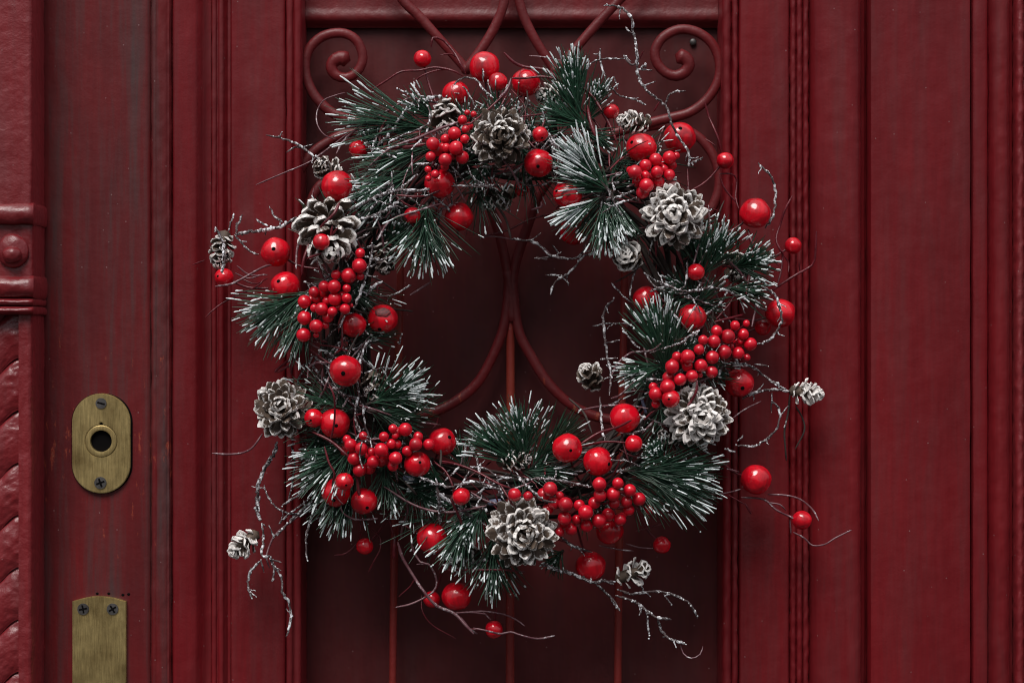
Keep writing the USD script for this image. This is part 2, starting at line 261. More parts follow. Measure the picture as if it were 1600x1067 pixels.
def slab(x0, x1, z0, z1, y, lip=0.0, seed=0, amp=0.0016):
    """a board of the back panel: a bumpy front with an optional rolled lower lip"""
    nx, nz = 150, 110; xs = np.linspace(x0, x1, nx); zs = z0 + (z1 - z0) * np.linspace(0, 1, nz) ** 1.6; gx, gz = np.meshgrid(xs, zs)
    yy = y - amp * (fbm(np.stack([gx * 40, gx * 0, gz * 25], -1), 4, seed) - .5)
    if lip: yy = yy + lip * np.exp(-((gz - z0) / 0.004) ** 2) - 0.35 * lip * np.exp(-((gz - z0 - 0.010) / 0.006) ** 2)
    v = np.concatenate([np.stack([gx, yy, gz], -1).reshape(-1, 3), np.stack([gx, 0 * gx + y + 0.02, gz], -1).reshape(-1, 3)])
    i, j = np.meshgrid(np.arange(nz - 1), np.arange(nx - 1), indexing='ij'); a = i * nx + j
    f = np.vstack([np.stack([a, a + 1, a + nx + 1], -1).reshape(-1, 3), np.stack([a, a + nx + 1, a + nx], -1).reshape(-1, 3)])
    e = np.concatenate([np.arange(nx - 1), (nz - 1) * nx - 0 + np.arange(nx - 1)]); n = nx * nz
    s1 = np.stack([np.arange(nx - 1), np.arange(nx - 1) + n, np.arange(nx - 1) + n + 1], -1); s2 = np.stack([np.arange(nx - 1), np.arange(nx - 1) + n + 1, np.arange(nx - 1) + 1], -1)
    return v, np.vstack([f, f[:, ::-1] + n, s1, s2])
zs = P(0, 43, 0.045)[2]
obj('panel_board', slab(X(470.7), X(1128.8), zs, ZT, 0.043, 0.006, 21), M['iron'], door, True, 'upper panel board with a rolled lower lip')
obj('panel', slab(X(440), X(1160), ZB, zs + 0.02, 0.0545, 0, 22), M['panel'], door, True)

# iron grille in front of the panel
IY = 0.022
def G(pts, y=IY): return [P(a, b, y) for a, b in pts]
def lump(n, seed, a=0.12): return 1 + a * (fbm(np.stack([np.linspace(0, n / 9, n), np.zeros(n), np.zeros(n)], -1), 2, seed) - .5)
def rod(name, pts, r, parent, seed, taper=None, flat=0.8, y=IY, m='iron'):
    p = spline(G(pts, y), 0.004); rr = r * K(y) * lump(len(p), seed)
    if taper is not None: rr = rr * np.interp(np.linspace(0, 1, len(p)), *taper)
    return obj(name, tube(p, rr, 14, True, flat), M[m], parent, True)
hub = [(793, 425), (797, 450), (799, 475), (799.5, 500)]
p = spline(G(hub), 0.004)
grille = obj('grille', join([tube(p, 8.5 * K(IY), 12, True, .8), ball(P(729, 108, IY), 9.5 * K(IY), 2), ball(P(868, 111, IY), 9.5 * K(IY), 2)]), M['iron'], door, True, 'red painted wrought iron grille of scrolls and bars')
scl = [(541, 93), (531, 91), (521, 97), (518, 107), (525, 118), (541, 122), (558, 113), (567, 92), (560, 68), (545, 55), (525, 52), (503, 58), (486, 73), (478, 92), (478, 117), (487, 142), (501, 161), (520, 177), (547, 187), (590, 196), (650, 212), (715, 250), (755, 300), (778, 360), (791, 415), (794.5, 450), (787, 510), (768, 560), (744, 600), (710, 628), (672, 645), (630, 648), (585, 632), (545, 598)]
scr = [(1061, 88), (1071, 92), (1076, 102), (1070, 113), (1056, 119), (1040, 114), (1027, 100), (1023, 82), (1032, 63), (1048, 51), (1068, 46), (1092, 52), (1112, 68), (1123, 92), (1124, 118), (1114, 143), (1097, 163), (1075, 177), (1050, 184), (1010, 194), (950, 212), (885, 250), (845, 300), (822, 360), (805, 415), (802, 450), (810, 515), (832, 560), (858, 600), (892, 632), (930, 650), (972, 655), (1015, 635), (1050, 600)]
tp = ([0, .03, .06, 1], [1.6, 1.25, 1, 1])
rod('scroll', scl, 7.8, grille, 1, tp); rod('scroll', scr, 7.8, grille, 2, tp)
rod('scroll', [(468, 268), (487, 240), (512, 222), (540, 209), (600, 203), (650, 225)], 7.6, grille, 3, y=IY + .002)
rod('scroll', [(1000, 200), (1045, 196), (1088, 212), (1115, 245), (1124, 285), (1114, 322), (1090, 350), (1055, 352), (1035, 330), (1040, 300), (1060, 288)], 7.6, grille, 4, y=IY + .002)
rod('scroll', [(478, 330), (500, 290), (530, 277), (556, 286), (568, 303), (566, 325)], 7.6, grille, 5, y=IY + .002)
rod('scroll', [(600, -50), (629, 0), (654, 25), (680, 54), (706, 83), (729, 109)], 7.6, grille, 6)
rod('scroll', [(795, -60), (790, -10), (783, 20), (768, 52), (751, 79), (729, 109)], 7.6, grille, 7, y=IY - .002)
rod('scroll', [(805, -60), (809, -10), (818, 25), (833, 57), (848, 82), (868, 112)], 7.6, grille, 8)
rod('scroll', [(1010, -45), (968, 0), (942, 28), (916, 57), (892, 85), (868, 112)], 7.6, grille, 9, y=IY - .002)
rod('bar', [(797, 470), (798, 700), (797, 900), (797, 1200)], 6.6, grille, 10, flat=1.0, m='bar_iron', y=IY + .004)
rod('bar', [(627, 380), (624, 500), (617, 800), (612, 1200)], 6.0, grille, 11, flat=1.0, m='bar_iron')
rod('bar', [(976, 380), (975, 500), (968, 800), (964, 1200)], 6.0, grille, 12, flat=1.0, m='bar_iron')
obj('bolt', ball(P(1083, 66, .052), 5.5 * K(.05), 2, (1, .5, 1)), M['steel'], door, True, 'small dark bolt head on the panel behind the right scroll')

# brass lock plate and push plate
def screw(parent, px, py, y, r, kind, ang=0.0):
    c = P(px, py, y); R = r * K(y); holes = []
    def slot(a):
        ca, sa = math.cos(a), math.sin(a); L, W = R * .72, R * .16
        return [(c[0] + ca * u - sa * w, c[2] + sa * u + ca * w) for u, w in ((-L, -W), (L, -W), (L, W), (-L, W))]
    cs = manifold3d.CrossSection([circle(c[0], c[2], R, 28) * 1000], manifold3d.FillRule.Positive)
    for a in ([ang] if kind == 'slot' else [ang, ang + math.pi / 2]):
        cs = cs - manifold3d.CrossSection([np.array(slot(a)) * 1000], manifold3d.FillRule.NonZero)
    m = manifold3d.Manifold.extrude(cs, 1.6).to_mesh(); v = np.asarray(m.vert_properties)[:, :3] / 1000
    low = manifold3d.Manifold.extrude(manifold3d.CrossSection([circle(c[0], c[2], R * .98, 28) * 1000], manifold3d.FillRule.Positive), 0.7).to_mesh(); v2 = np.asarray(low.vert_properties)[:, :3] / 1000
    parts = [(np.stack([v[:, 0], y - v[:, 2] + .0006, v[:, 1]], 1), np.asarray(m.tri_verts)), (np.stack([v2[:, 0], y - v2[:, 2] + .0004, v2[:, 1]], 1), np.asarray(low.tri_verts))]
    obj('screw', join(parts), M['steel'], parent, 30)
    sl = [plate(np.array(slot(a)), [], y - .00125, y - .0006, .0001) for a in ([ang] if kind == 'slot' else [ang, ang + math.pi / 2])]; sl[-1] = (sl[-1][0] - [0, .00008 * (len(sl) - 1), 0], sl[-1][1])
    obj('screw_slot', join(sl), M['black'], parent, 30)  # black bars over the cuts, the shade inside them put into the colour
def pz(x, y): q = P(x, y, -.004); return (q[0], q[2])
ob = [pz(158 + 45.5 * math.cos(a), 660 - 45.5 * math.sin(a)) for a in np.linspace(0, math.pi, 28)] + [pz(158 + 45.5 * math.cos(a), 725 - 45.5 * math.sin(a)) for a in np.linspace(math.pi, 2 * math.pi, 28)]
c = P(158, 689, -.004); k4 = K(-.004)
lock = obj('lock_plate', plate(ob, [circle(c[0], c[2], 25 * k4), circle(c[0], c[2] + 26 * k4, 3.0 * k4, 14)], -.0042, .0012, .0008), M['brass'], door, 30, 'tarnished brass lock plate with a round keyhole')
ring = trimesh.creation.revolve(np.array([(16.5, 6), (16.5, -4), (17.0, -4.8), (19, -5.0), (23.6, -4.9), (24.6, -4.4), (24.8, -1), (24.8, 6)]) * [k4, k4 * 1.1], sections=48)
v = ring.vertices; obj('keyhole_collar', (np.stack([c[0] + v[:, 0], v[:, 2] - .0015, c[2] + v[:, 1]], 1), ring.faces[:, ::-1]), M['brass'], lock, 35)
hole = trimesh.creation.cylinder(radius=26.5 * k4, height=.002, sections=32); v = hole.vertices
obj('keyhole', (np.stack([c[0] + v[:, 0], v[:, 2] + .0010, c[2] + v[:, 1] + .0008], 1), hole.faces[:, ::-1]), M['black'], lock, 30)
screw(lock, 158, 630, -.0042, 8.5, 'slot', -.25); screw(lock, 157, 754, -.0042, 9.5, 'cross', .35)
bk = [(a[0] + math.copysign(0.0013, a[0] - c[0]), a[1]) for a in ob]
obj('rebate', plate([(x + .0002, z) for x, z in bk], [], -.0009, .004, .0002), M['black'], lock, 30, 'dark gap around the lock plate')
top = [pz(113 + 84 * t, 939 - 8 * math.sin(math.pi * t)) for t in np.linspace(1, 0, 16)]
push = obj('push_plate', plate(top + [pz(113, 1300), pz(197, 1300)], [], -.0045, .0012, .0007), M['brass'], door, 30, 'long flat brass push plate with a curved top')
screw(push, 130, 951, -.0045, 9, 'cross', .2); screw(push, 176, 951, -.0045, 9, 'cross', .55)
for hx, hy in ((152, 927), (170, 927), (192, 929), (201, 928)):
    obj('nail_hole', ball(P(hx, hy, .0002), 2.6 * S, 1, (1, .5, .8)), M['black'], door, True)

# ------------------------------------------------------------------ the carved pilaster on the left
PY = -0.050
def XP(px): return X(px, PY)
pil = thing('carved_pilaster', 'dark red carved wooden pilaster with moulded bands and leaf carving at the left edge', 'pilaster', (XP(0), -0.02, ZB))
e = XP(49)
def vstrip(name, z0, z1, front, edge, seed, amp=.002, ps=(90, 45), left=None):
    l = XP(-90) if left is None else left
    pr = [(x, front) for x in np.linspace(l, edge - .003, 22)] + [(edge - .0012, front + .0006), (edge, front + .0022)] + [(edge + .0005, y) for y in np.linspace(front + .006, 0.0, 10)] + [(edge + .0006, .01)]
    return obj(name, extrude(pr, z0, z1, .003, amp, seed, ps, .03), M['carved'], pil, 35)
def zp(py): return P(0, py, PY)[2]
vstrip('shaft', zp(318), ZT, PY, e, 31); vstrip('block', zp(432), zp(350), PY + .001, XP(50), 32)
def band(name, y0, y1, bulge, edge, seed):
    """a moulded band across the pilaster, its ends returning round the corner"""
    t = np.linspace(0, 1, 14); hz = zp(y0) + (zp(y1) - zp(y0)) * t; out = bulge * np.sin(math.pi * np.clip(t, 0, 1)) ** .55 + .001
    rows = []
    for z, o in zip(hz, out):
        xs = np.linspace(XP(-90), edge + o * .12 - .002, 24); path = [(x, PY - o) for x in xs] + [(edge + o * .18, PY - o * .72), (edge + o * .22, PY - o * .3)] + [(edge + o * .22, y) for y in np.linspace(PY + .004, .0, 6)] + [(edge + o * .22, .028), (XP(-90), .028)]
        rows.append([(a, b, z) for a, b in path])
    v = np.array(rows); nz, m = v.shape[:2]; q = v.reshape(-1, 3) * [110, 110, 110]
    v = v.copy(); am = (.0026 * (fbm(q, 3, seed) - .5)).reshape(nz, m); am[:, -2:] = 0; v[..., 1] += am; v[..., 2] += am * .7; v = v.reshape(-1, 3)
    i, j = np.meshgrid(np.arange(nz - 1), np.arange(m), indexing='ij'); j2 = (j + 1) % m; A, B, C, E = i * m + j, i * m + j2, (i + 1) * m + j2, (i + 1) * m + j
    f = np.vstack([np.stack([A, C, B], -1).reshape(-1, 3), np.stack([A, E, C], -1).reshape(-1, 3)])
    cap = np.array(manifold3d.triangulate([v[:m, :2]]))
    return obj(name, (v, np.vstack([f, cap, cap[:, ::-1] + (nz - 1) * m])), M['carved'], pil, 35)
band('band', 318, 351, .008, XP(52), 41); band('band', 431, 466, .009, XP(52), 42); band('band', 466, 478, .007, XP(51), 43); band('band', 478, 492, .008, XP(51), 44)
for sx in (20, -32):
    b0 = P(sx, 392, PY - .001); obj('boss', join([ball(b0, .0145, 3, (1, .45, 1.08), .12, 5), ball(b0 + [0.0005, -.0055, -.0035], .0088, 3, (1, .8, .9), .15, 6)]), M['carved'], pil, True)
vstrip('frame_strip', ZB, zp(492), PY, e, 33, left=XP(29))
def leaf(k):
    """one overlapping carved leaf of the lower panel, its lower edge hanging over the next one's root"""
    n1, n2 = 34, 46; u = np.linspace(0, 1, n1)[None]; t = np.linspace(0, 1, n2)[:, None]
    x = XP(-80) + (XP(28.5) - XP(-80)) * u; up = 58 * np.clip(u - .2, 0, 1) ** 1.5 + 9 * np.sin(9 * u) * u - 20 * np.clip(u - .93, 0, 1) / .07 * 0
    py = 522 + 82 * k - up + 82 * t + 0 * u; z = zp(0) - (py) * K(PY)
    h = .002 + (.009 * np.sin(math.pi * np.clip(t * 1.02, 0, 1)) ** .6) * (1 - .45 * t) * (1 - .5 * (np.clip(u - .75, 0, 1) / .25) ** 2) + .002 * np.sin(5 * u + 3 * t)
    y = PY + .014 - h + .0022 * (fbm(np.stack([x * 160 + 0 * t, z * 160, 0 * z + k], -1), 3, k) - .5)
    v = np.stack([x + 0 * t, y, z], -1).reshape(-1, 3); i, j = np.meshgrid(np.arange(n2 - 1), np.arange(n1 - 1), indexing='ij'); a = i * n1 + j
    f = np.vstack([np.stack([a, a + n1 + 1, a + 1], -1).reshape(-1, 3), np.stack([a, a + n1, a + n1 + 1], -1).reshape(-1, 3)])
    return v, f
for k in range(-1, 8): obj('carved_leaf', leaf(k), M['carved'], pil, True)
bx = trimesh.creation.box(bounds=[(XP(-90), PY + .0165, ZB), (XP(28.8), .02, zp(488))]); obj('ground', (bx.vertices, bx.faces), M['carved'], pil, False)

# ------------------------------------------------------------------ the wreath
CX, CY, RR = 800, 507, 268
wreath = thing('wreath', 'round wreath of red berries, frosted pine cones, pine sprigs and twigs on the door', 'wreath', P(CX, CY + 300, -.03))
def depth(px, py):
    r = math.hypot(px - CX, py - CY); return -.036 - .042 * math.exp(-((r - RR) / 80) ** 2)
# vine ring
strands = []
for i in range(70):
    a0 = rng.uniform(0, 2 * math.pi); sp = rng.uniform(1.2, 3.5); n = int(sp * 14); th = np.linspace(a0, a0 + sp, n); ph = rng.uniform(0, 6.28) + th * rng.uniform(1.5, 3.2); rad = rng.uniform(.2, 1) ** .6
    rr = RR + 42 * rad * np.cos(ph) + 5 * np.sin(th * 7 + i); yy = -.034 + .024 * rad * np.sin(ph)
    pts = np.array([P(CX + r * math.cos(t), CY + r * math.sin(t), y) for r, t, y in zip(rr, th, yy)])
    strands.append(tube(pts, S * rng.uniform(2.2, 4.6) * np.interp(np.linspace(0, 1, n), [0, .5, 1], [.6, 1, .4]), 5))
v, f = join(strands); obj('vine_ring', (v, f), M['vine'], wreath, True, 'dark twisted vine ring', None, {'frost': np.zeros(len(v))})

# pine cones --------------------------------------------------------
def unit(a): a = np.array(a, float); return a / np.linalg.norm(a)
def scale_mesh(at, rad, ax, ln, w, elev, curl, thick, base_frost, seed, blunt=.62):
    """one cone scale: a thin spoon that leaves the axis along rad, raised by elev towards the tip, wide and rounded at its end"""
    side = np.cross(ax, rad); d = math.cos(elev) * rad + math.sin(elev) * ax; nrm = -math.sin(elev) * rad + math.cos(elev) * ax
    tw = .34 * math.sin(seed * 12.9898); side, nrm = math.cos(tw) * side + math.sin(tw) * nrm, math.cos(tw) * nrm - math.sin(tw) * side
    nu, nv = 6, 5; u = np.array([0, .35, .62, .82, .94, 1.0]); vv = np.linspace(-1, 1, nv)
    wid = w * np.array([.30, .55, .86, 1.0, .95, blunt])
    U, V = np.meshgrid(u, vv, indexing='ij'); W = wid[:, None] * V
    L = ln * (U - .13 * V ** 2 * U)
    H = curl * ln * (U ** 3) - .22 * ln * (np.clip(U - .72, 0, 1) / .28) ** 2 * .45 - .28 * w * V ** 2 * U + ln * .05 * (noise(np.stack([U * 3, V * 2, 0 * U + seed], -1), 3) - .5)
    topv = at + L[..., None] * d + W[..., None] * side + (H + thick * (.35 + 1.3 * U ** 4))[..., None] * nrm
    botv = at + L[..., None] * d + W[..., None] * side * .97 + H[..., None] * nrm
    v = np.vstack([topv.reshape(-1, 3), botv.reshape(-1, 3)]); n = nu * nv
    i, j = np.meshgrid(np.arange(nu - 1), np.arange(nv - 1), indexing='ij'); a = (i * nv + j).ravel()
    f = [np.stack([a, a + nv, a + nv + 1], -1), np.stack([a, a + nv + 1, a + 1], -1), np.stack([a + n, a + n + nv + 1, a + n + nv], -1), np.stack([a + n, a + n + 1, a + n + nv + 1], -1)]
    rim = [k for k in range(nv)] + [i * nv + nv - 1 for i in range(1, nu)] + [(nu - 1) * nv + k for k in range(nv - 2, -1, -1)] + [i * nv for i in range(nu - 2, 0, -1)]
    rim = np.array(rim); r2 = np.roll(rim, -1); f += [np.stack([rim, r2, r2 + n], -1), np.stack([rim, r2 + n, rim + n], -1)]
    edge = np.clip(np.maximum((U - .80) / .20, (np.abs(V) - .7) / .3 * (U > .5)), 0, 1)
    fr = base_frost - .05 - .20 * (1 - U) + .30 * edge ** 1.5 + .05 * np.sin(seed * 2.3)
    return v, np.vstack(f), np.concatenate([fr.ravel(), fr.ravel() - .03]) + .75 * (fbm(v * 85, 2, 9) - .5)
cones = 0
def cone(px, py, y, axis, R, L, n, e0, e1, frost, big, label, wk=.55, prof_=((0, .72), (.15, 1), (.45, .95), (.75, .62), (1, .22)), thick=.05, snow_up=0.0, curl=.10):
    global cones; cones += 1; ax = unit(axis); c0 = P(px, py, y); k = K(y); R *= k; L *= k
    h = unit(np.cross(ax, (0.13, .2, 1))); g = np.cross(ax, h); o = c0 - ax * L * .45
    t = np.linspace(0, 1, 7); core = tube(o[None] + ax[None] * (t * L * .9)[:, None], R * np.interp(t, [0, .5, 1], [.34, .30, .08]), 8)
    root = obj('pine_cone', core, M['cone'], wreath, True, label, None, {'frost': np.full(len(core[0]), -.1)})
    xp, fp = zip(*prof_); meshes, fs = [], []
    for i in range(n):
        s = i / (n - 1); az = i * 2.39996 + cones * 1.3 + rng.uniform(-.12, .12); rad = math.cos(az) * h + math.sin(az) * g
        ln = R * np.interp(s, xp, fp) * rng.uniform(.92, 1.06); at = o + ax * L * (.04 + .86 * s)
        el = math.radians(e0 + (e1 - e0) * s ** .9 + rng.uniform(-13, 13)); up = max(0, rad[2]) * snow_up
        m, fc, fr = scale_mesh(at, rad, ax, ln, R * wk * (.55 + .45 * np.interp(s, xp, fp)) * rng.uniform(.74, 1.12), el, curl, R * thick, frost + rng.uniform(-.10, .12) + up, i + cones * 7)
        if big: obj('scale', (m, fc), M['cone'], root, 50, None, None, {'frost': fr})
        else: meshes.append((m, fc)); fs.append(fr)
    if not big: obj('scales', join(meshes), M['cone'], root, 50, None, 'stuff', {'frost': np.concatenate(fs)})
    return root
ro = ((0, .90), (.25, 1), (.5, .90), (.72, .68), (.88, .48), (1, .28))
cone(783, 213, -.098, (.05, -1, .02), 50, 58, 72, -16, 50, .03, True, 'large open brown pine cone at the top', .185, ro, .075, 0, .2)
cone(1053, 336, -.094, (-.12, -1, .05), 55, 62, 72, -16, 52, .18, True, 'large open frosted pine cone at the upper right', .18, ro, .075, 0, .2)
cone(816, 832, -.094, (.12, -1, .05), 58, 62, 74, -16, 50, .12, True, 'large open pine cone at the bottom', .185, ro, .07, 0, .2)
cone(440, 637, -.075, (.05, -1, .18), 49, 56, 64, -16, 48, .10, True, 'open pale brown pine cone at the left', .19, ro, .06, 0, .2)
cone(1092, 650, -.090, (.05, -1, .0), 55, 60, 80, -16, 52, .27, True, 'large heavily frosted open pine cone at the right', .16, ro, .08, 0, .2)
cone(513, 362, -.094, (.10, -.72, -.69), 55, 112, 54, 0, 50, .09, True, 'long pine cone with a snowy tip at the upper left', .22, thick=.075, curl=.16)
sm = ((0, .55), (.2, 1), (.5, .92), (.8, .58), (1, .2))
def small(px, py, dy, ax, R, L, frost, label, n=40, up=.1): cone(px, py, depth(px, py) + dy, ax, R, L, n, 12, 68, frost, False, label, .34, sm, .05, up)
small(696, 182, -.012, (.1, -.45, -.9), 31, 58, .05, 'brown pine cone with a snowy top in the upper left', up=.35)
small(514, 266, .0, (-.75, -.4, .35), 26, 46, .02, 'brown pine cone at the far upper left', up=.1)
small(600, 402, .0, (.1, -.3, -1), 26, 52, .0, 'dark pine cone with a hanging tip', up=.3)
small(346, 390, -.005, (-.15, -.35, -1), 27, 62, .10, 'small pine cone at the far left', up=.25)
small(991, 190, -.012, (-1, -.3, .05), 23, 56, .16, 'small pine cone lying on its side at the upper right')
small(983, 402, -.008, (-.35, -.85, .2), 30, 46, .10, 'small frosted pine cone beside the opening')
small(778, 310, .012, (-.7, -.3, -.3), 26, 66, .0, 'dark pine cone below the top cone')
small(864, 148, .008, (-.6, -.5, -.1), 24, 68, .20, 'bluish frosted pine cone behind the top baubles')
small(585, 604, .0, (.2, -.35, -.9), 25, 52, -.04, 'dark brown pine cone at the left of the opening')
small(924, 590, -.004, (-.45, -.55, .75), 28, 44, .03, 'brown open pine cone hanging into the opening', n=30)
small(803, 719, -.008, (1, -.35, .15), 23, 56, .10, 'small dark pine cone at the bottom of the opening')
small(1260, 613, -.008, (1, -.25, -.12), 24, 52, .34, 'small white frosted pine cone at the far right', n=34)
small(382, 849, -.006, (-.65, -.35, -.55), 27, 54, .24, 'small frosted pine cone at the lower left', n=34, up=.35)
small(988, 895, -.006, (.85, -.3, .35), 28, 56, .26, 'small white frosted pine cone at the bottom right', n=28)
small(727, 868, -.002, (-.4, -.8, -.2), 33, 46, .0, 'dark pine cone under frosted twigs at the bottom', n=30)
small(1152, 418, .018, (.2, -.6, -.5), 30, 50, -.08, 'dark brown pine cone in the shade at the right')
small(1048, 678, .006, (-.6, -.7, -.2), 24, 40, .0, 'dark pine cone behind the right cone', n=24)

# red baubles and berries ------------------------------------------------
def bauble(px, py, r, dy=0.0, eye=None, name='bauble', label=None, material='bauble'):
    y = depth(px, py) - .45 * r * S + dy; c = P(px, py, y); R = r * K(y)
    b = obj(name, ball(c, R, 3 if r > 18 else 3, (1, 1, rng.uniform(.94, 1.0)), .09, rng.randrange(99)), M[material], wreath, True, label)
    if eye:
        ex, ey = (eye[0] - px) / r, (py - eye[1]) / r; d = np.array([ex, -math.sqrt(max(.05, 1 - ex * ex - ey * ey)), ey])
        h = unit(np.cross(d, (0, 0, 1) if abs(d[2]) < .9 else (1, 0, 0))); g = np.cross(d, h); v = SPH[2].vertices; q = R * .135
        obj('calyx', (c + d * R * .975 + q * (v[:, :1] * h + v[:, 1:2] * g + .45 * v[:, 2:] * d), SPH[2].faces), M['black'], b, True)
    # the wire stem runs back into the ring
    ang = math.atan2(py - CY, px - CX); q = (CX + RR * math.cos(ang), CY + RR * math.sin(ang)); L = math.hypot(q[0] - px, q[1] - py); s = min(1, 70 / max(L, 1))
    e_ = P(px + (q[0] - px) * s, py + (q[1] - py) * s + 6, -.045); m_ = (c + e_) / 2 + [0, .006, -.004]
    sp = spline([c + [0, R * .85, 0], m_, e_], .006); sv = tube(sp, .0011, 5)
    obj('stem', sv, M['red_stem'], b, True, None, None, {'frost': np.zeros(len(sv[0]))})
    return b
B = [(660, 92, 14), (757, 105, 24), (778, 128, 15, -.014), (822, 129, 22.5, -.004), (712, 146, 21, .0), (560, 233, 15, -.012), (527, 291, 25, -.016), (644, 337, 13.5, -.012), (687, 287, 24, .0),
     (717, 339, 22.5, -.008), (844, 210, 12.5, -.018, (847, 217)), (841, 255, 23, -.004, (840, 262)), (955, 174, 12.5, -.01), (1002, 231, 24, -.004, (986, 224)), (1062, 215, 25, -.006, (1061, 203)),
     (1133, 251, 13.5, -.006), (887, 304, 23, -.014, (869, 300)), (897, 361, 23, .012), (1180, 333, 24.5, -.010), (1239, 384, 13.5), (1087, 425, 14, -.008), (1009, 467, 21, .014), (1081, 496, 22.5, .006),
     (1219, 489, 23.5, -.004), (1192, 511, 13, .012), (1155, 598, 23.5, .0, (1158, 606)), (976, 653, 24, -.008), (1048, 623, 14.5, -.026, (1044, 623)), (990, 693, 14, -.012), (886, 700, 24, -.022, (891, 702)),
     (934, 721, 23, -.006, (951, 724)), (1181, 749, 24, -.004), (1253, 812, 15.5), (1034, 851, 14), (923, 884, 24, .004), (952, 828, 22, .004), (713, 931, 23.5, -.002), (675, 936, 13.5, .008), (772, 983, 14, .0),
     (675, 841, 24, -.006, (680, 853)), (721, 775, 14, -.014), (570, 853, 13.5, -.002, (574, 857)), (525, 769, 23, -.020, (523, 780)), (538, 752, 14.5, -.046, (542, 757)), (569, 783, 21, -.020, (575, 792)),
     (652, 725, 21, -.006, (657, 721)), (691, 690, 22, -.004, (703, 682)), (523, 661, 24, -.004, (527, 664)), (490, 653, 15, -.022, (487, 656)), (540, 579, 25, -.010, (538, 583)), (598, 498, 24, -.004, (594, 515)),
     (552, 508, 20.5, .004, (540, 524)), (446, 447, 23, -.008, (437, 440)), (431, 394, 23.5, -.006, (430, 390)), (350, 433, 15, -.014, (342, 432)), (502, 378, 13.5, -.056), (815, 297, 11, .01), (545, 700, 17, .008)]
def shown(i, r): return 'bauble' if r > 18 else 'large_berry'
for i, b in enumerate(B):
    r = bauble(b[0], b[1], b[2], b[3] if len(b) > 3 else 0, b[4] if len(b) > 4 else None, shown(i, b[2]), 'red bauble with a brown blemish' if (b[0], b[1]) == (598, 498) else None)
# the brown patch on the bauble by the opening
y = depth(598, 498) - .45 * 24 * S - .004; c = P(598, 498, y); d = unit((.05, -.86, .45)); R = 24 * K(y); h = unit(np.cross(d, (0, 0, 1))); g = np.cross(d, h); v = SPH[2].vertices
w_ = 1 + .35 * (noise(v * 2.2, 4)[:, None] - .5); obj('blemish', (c + d * R * .93 + R * .44 * (v[:, :1] * w_ * h * 1.15 + v[:, 1:2] * w_ * g * .75 + .24 * v[:, 2:] * d), SPH[2].faces), M['blemish'], wreath, True)

Z = {1: (440, 0, .225), 2: (780, 0, .25), 3: (480, 140, .25), 4: (800, 140, .3), 5: (300, 300, .28115), 6: (320, 540, .28115), 7: (880, 420, .28115), 8: (660, 600, .3), 9: (320, 740, .3064), 10: (700, 740, .3064), 11: (1040, 560, .3188)}
def T(z, pts): ox, oy, s = Z[z]; return [(ox + s * p[0], oy + s * p[1]) + tuple(p[2:]) for p in pts]
C = {}
C['top left'] = (3, [(785, 340, 42), (812, 380, 40), (865, 310, 32), (920, 275, 42), (930, 365, 45), (862, 440, 42), (770, 420, 32), (870, 365, 30), (970, 190, 30), (985, 310, 30), (970, 425, 42), (990, 250, 25), (905, 410, 30), (1000, 145, 18), (1040, 155, 20), (755, 500, 22), (800, 530, 28), (757, 555, 20)])
C['upper right'] = (4, [(640, 430, 37), (695, 395, 32), (748, 365, 34), (820, 355, 36), (855, 345, 20), (755, 430, 33), (695, 447, 24), (790, 415, 25), (655, 480, 30), (700, 500, 38), (830, 395, 28), (765, 480, 30), (680, 535, 35), (820, 445, 30), (615, 420, 20), (735, 460, 22)])
C['left'] = (5, [(935, 340, 28), (930, 410, 42), (870, 465, 42), (935, 470, 22), (800, 460, 28), (790, 525, 38), (735, 525, 32), (678, 555, 30), (732, 560, 30), (692, 595, 25), (750, 605, 26), (793, 595, 38), (625, 610, 38), (680, 645, 24), (720, 650, 36), (780, 665, 28), (835, 580, 28), (860, 590, 28), (850, 650, 30), (625, 700, 40), (755, 695, 32), (690, 745, 38), (740, 740, 22), (620, 795, 40), (690, 795, 16), (885, 630, 12), (860, 535, 24), (815, 640, 20)])
C['lower left'] = (6, [(810, 550, 35), (870, 570, 35), (830, 625, 38), (925, 590, 25), (980, 578, 40), (1035, 545, 28), (995, 505, 28), (1045, 460, 25), (1058, 500, 20), (1115, 465, 38), (1185, 505, 28), (1172, 547, 37), (1245, 548, 32), (1125, 585, 30), (1060, 625, 38), (1045, 668, 30), (935, 645, 35), (915, 680, 35), (985, 645, 22), (860, 690, 38), (790, 520, 25), (880, 500, 24)])
C['right'] = (7, [(1018, 303, 20), (955, 315, 28), (1000, 363, 32), (852, 345, 32), (915, 375, 40), (777, 395, 28), (838, 403, 36), (755, 448, 30), (1040, 418, 37), (895, 462, 40), (972, 468, 35), (1022, 492, 20), (828, 492, 38), (632, 487, 28), (692, 487, 40), (605, 543, 40), (690, 540, 32), (765, 537, 37), (825, 572, 35), (715, 595, 35), (650, 615, 35), (585, 605, 35), (580, 655, 42), (515, 695, 40), (500, 655, 25), (515, 750, 25), (985, 405, 15), (935, 430, 16), (760, 590, 16)])
C['lower right'] = (8, [(922, 520, 37), (1018, 515, 30), (1080, 552, 33), (925, 580, 34), (993, 573, 36), (895, 618, 32), (1000, 620, 28), (1063, 612, 30), (1128, 598, 35), (1075, 655, 30), (1180, 650, 28), (817, 630, 30), (850, 667, 40), (968, 680, 35), (745, 625, 38), (740, 698, 36), (803, 703, 24), (855, 738, 33), (920, 710, 38), (1030, 705, 32), (775, 755, 32), (665, 545, 38), (715, 580, 22), (630, 575, 35), (685, 620, 30), (655, 650, 28), (480, 575, 35), (550, 582, 25), (715, 770, 25)])
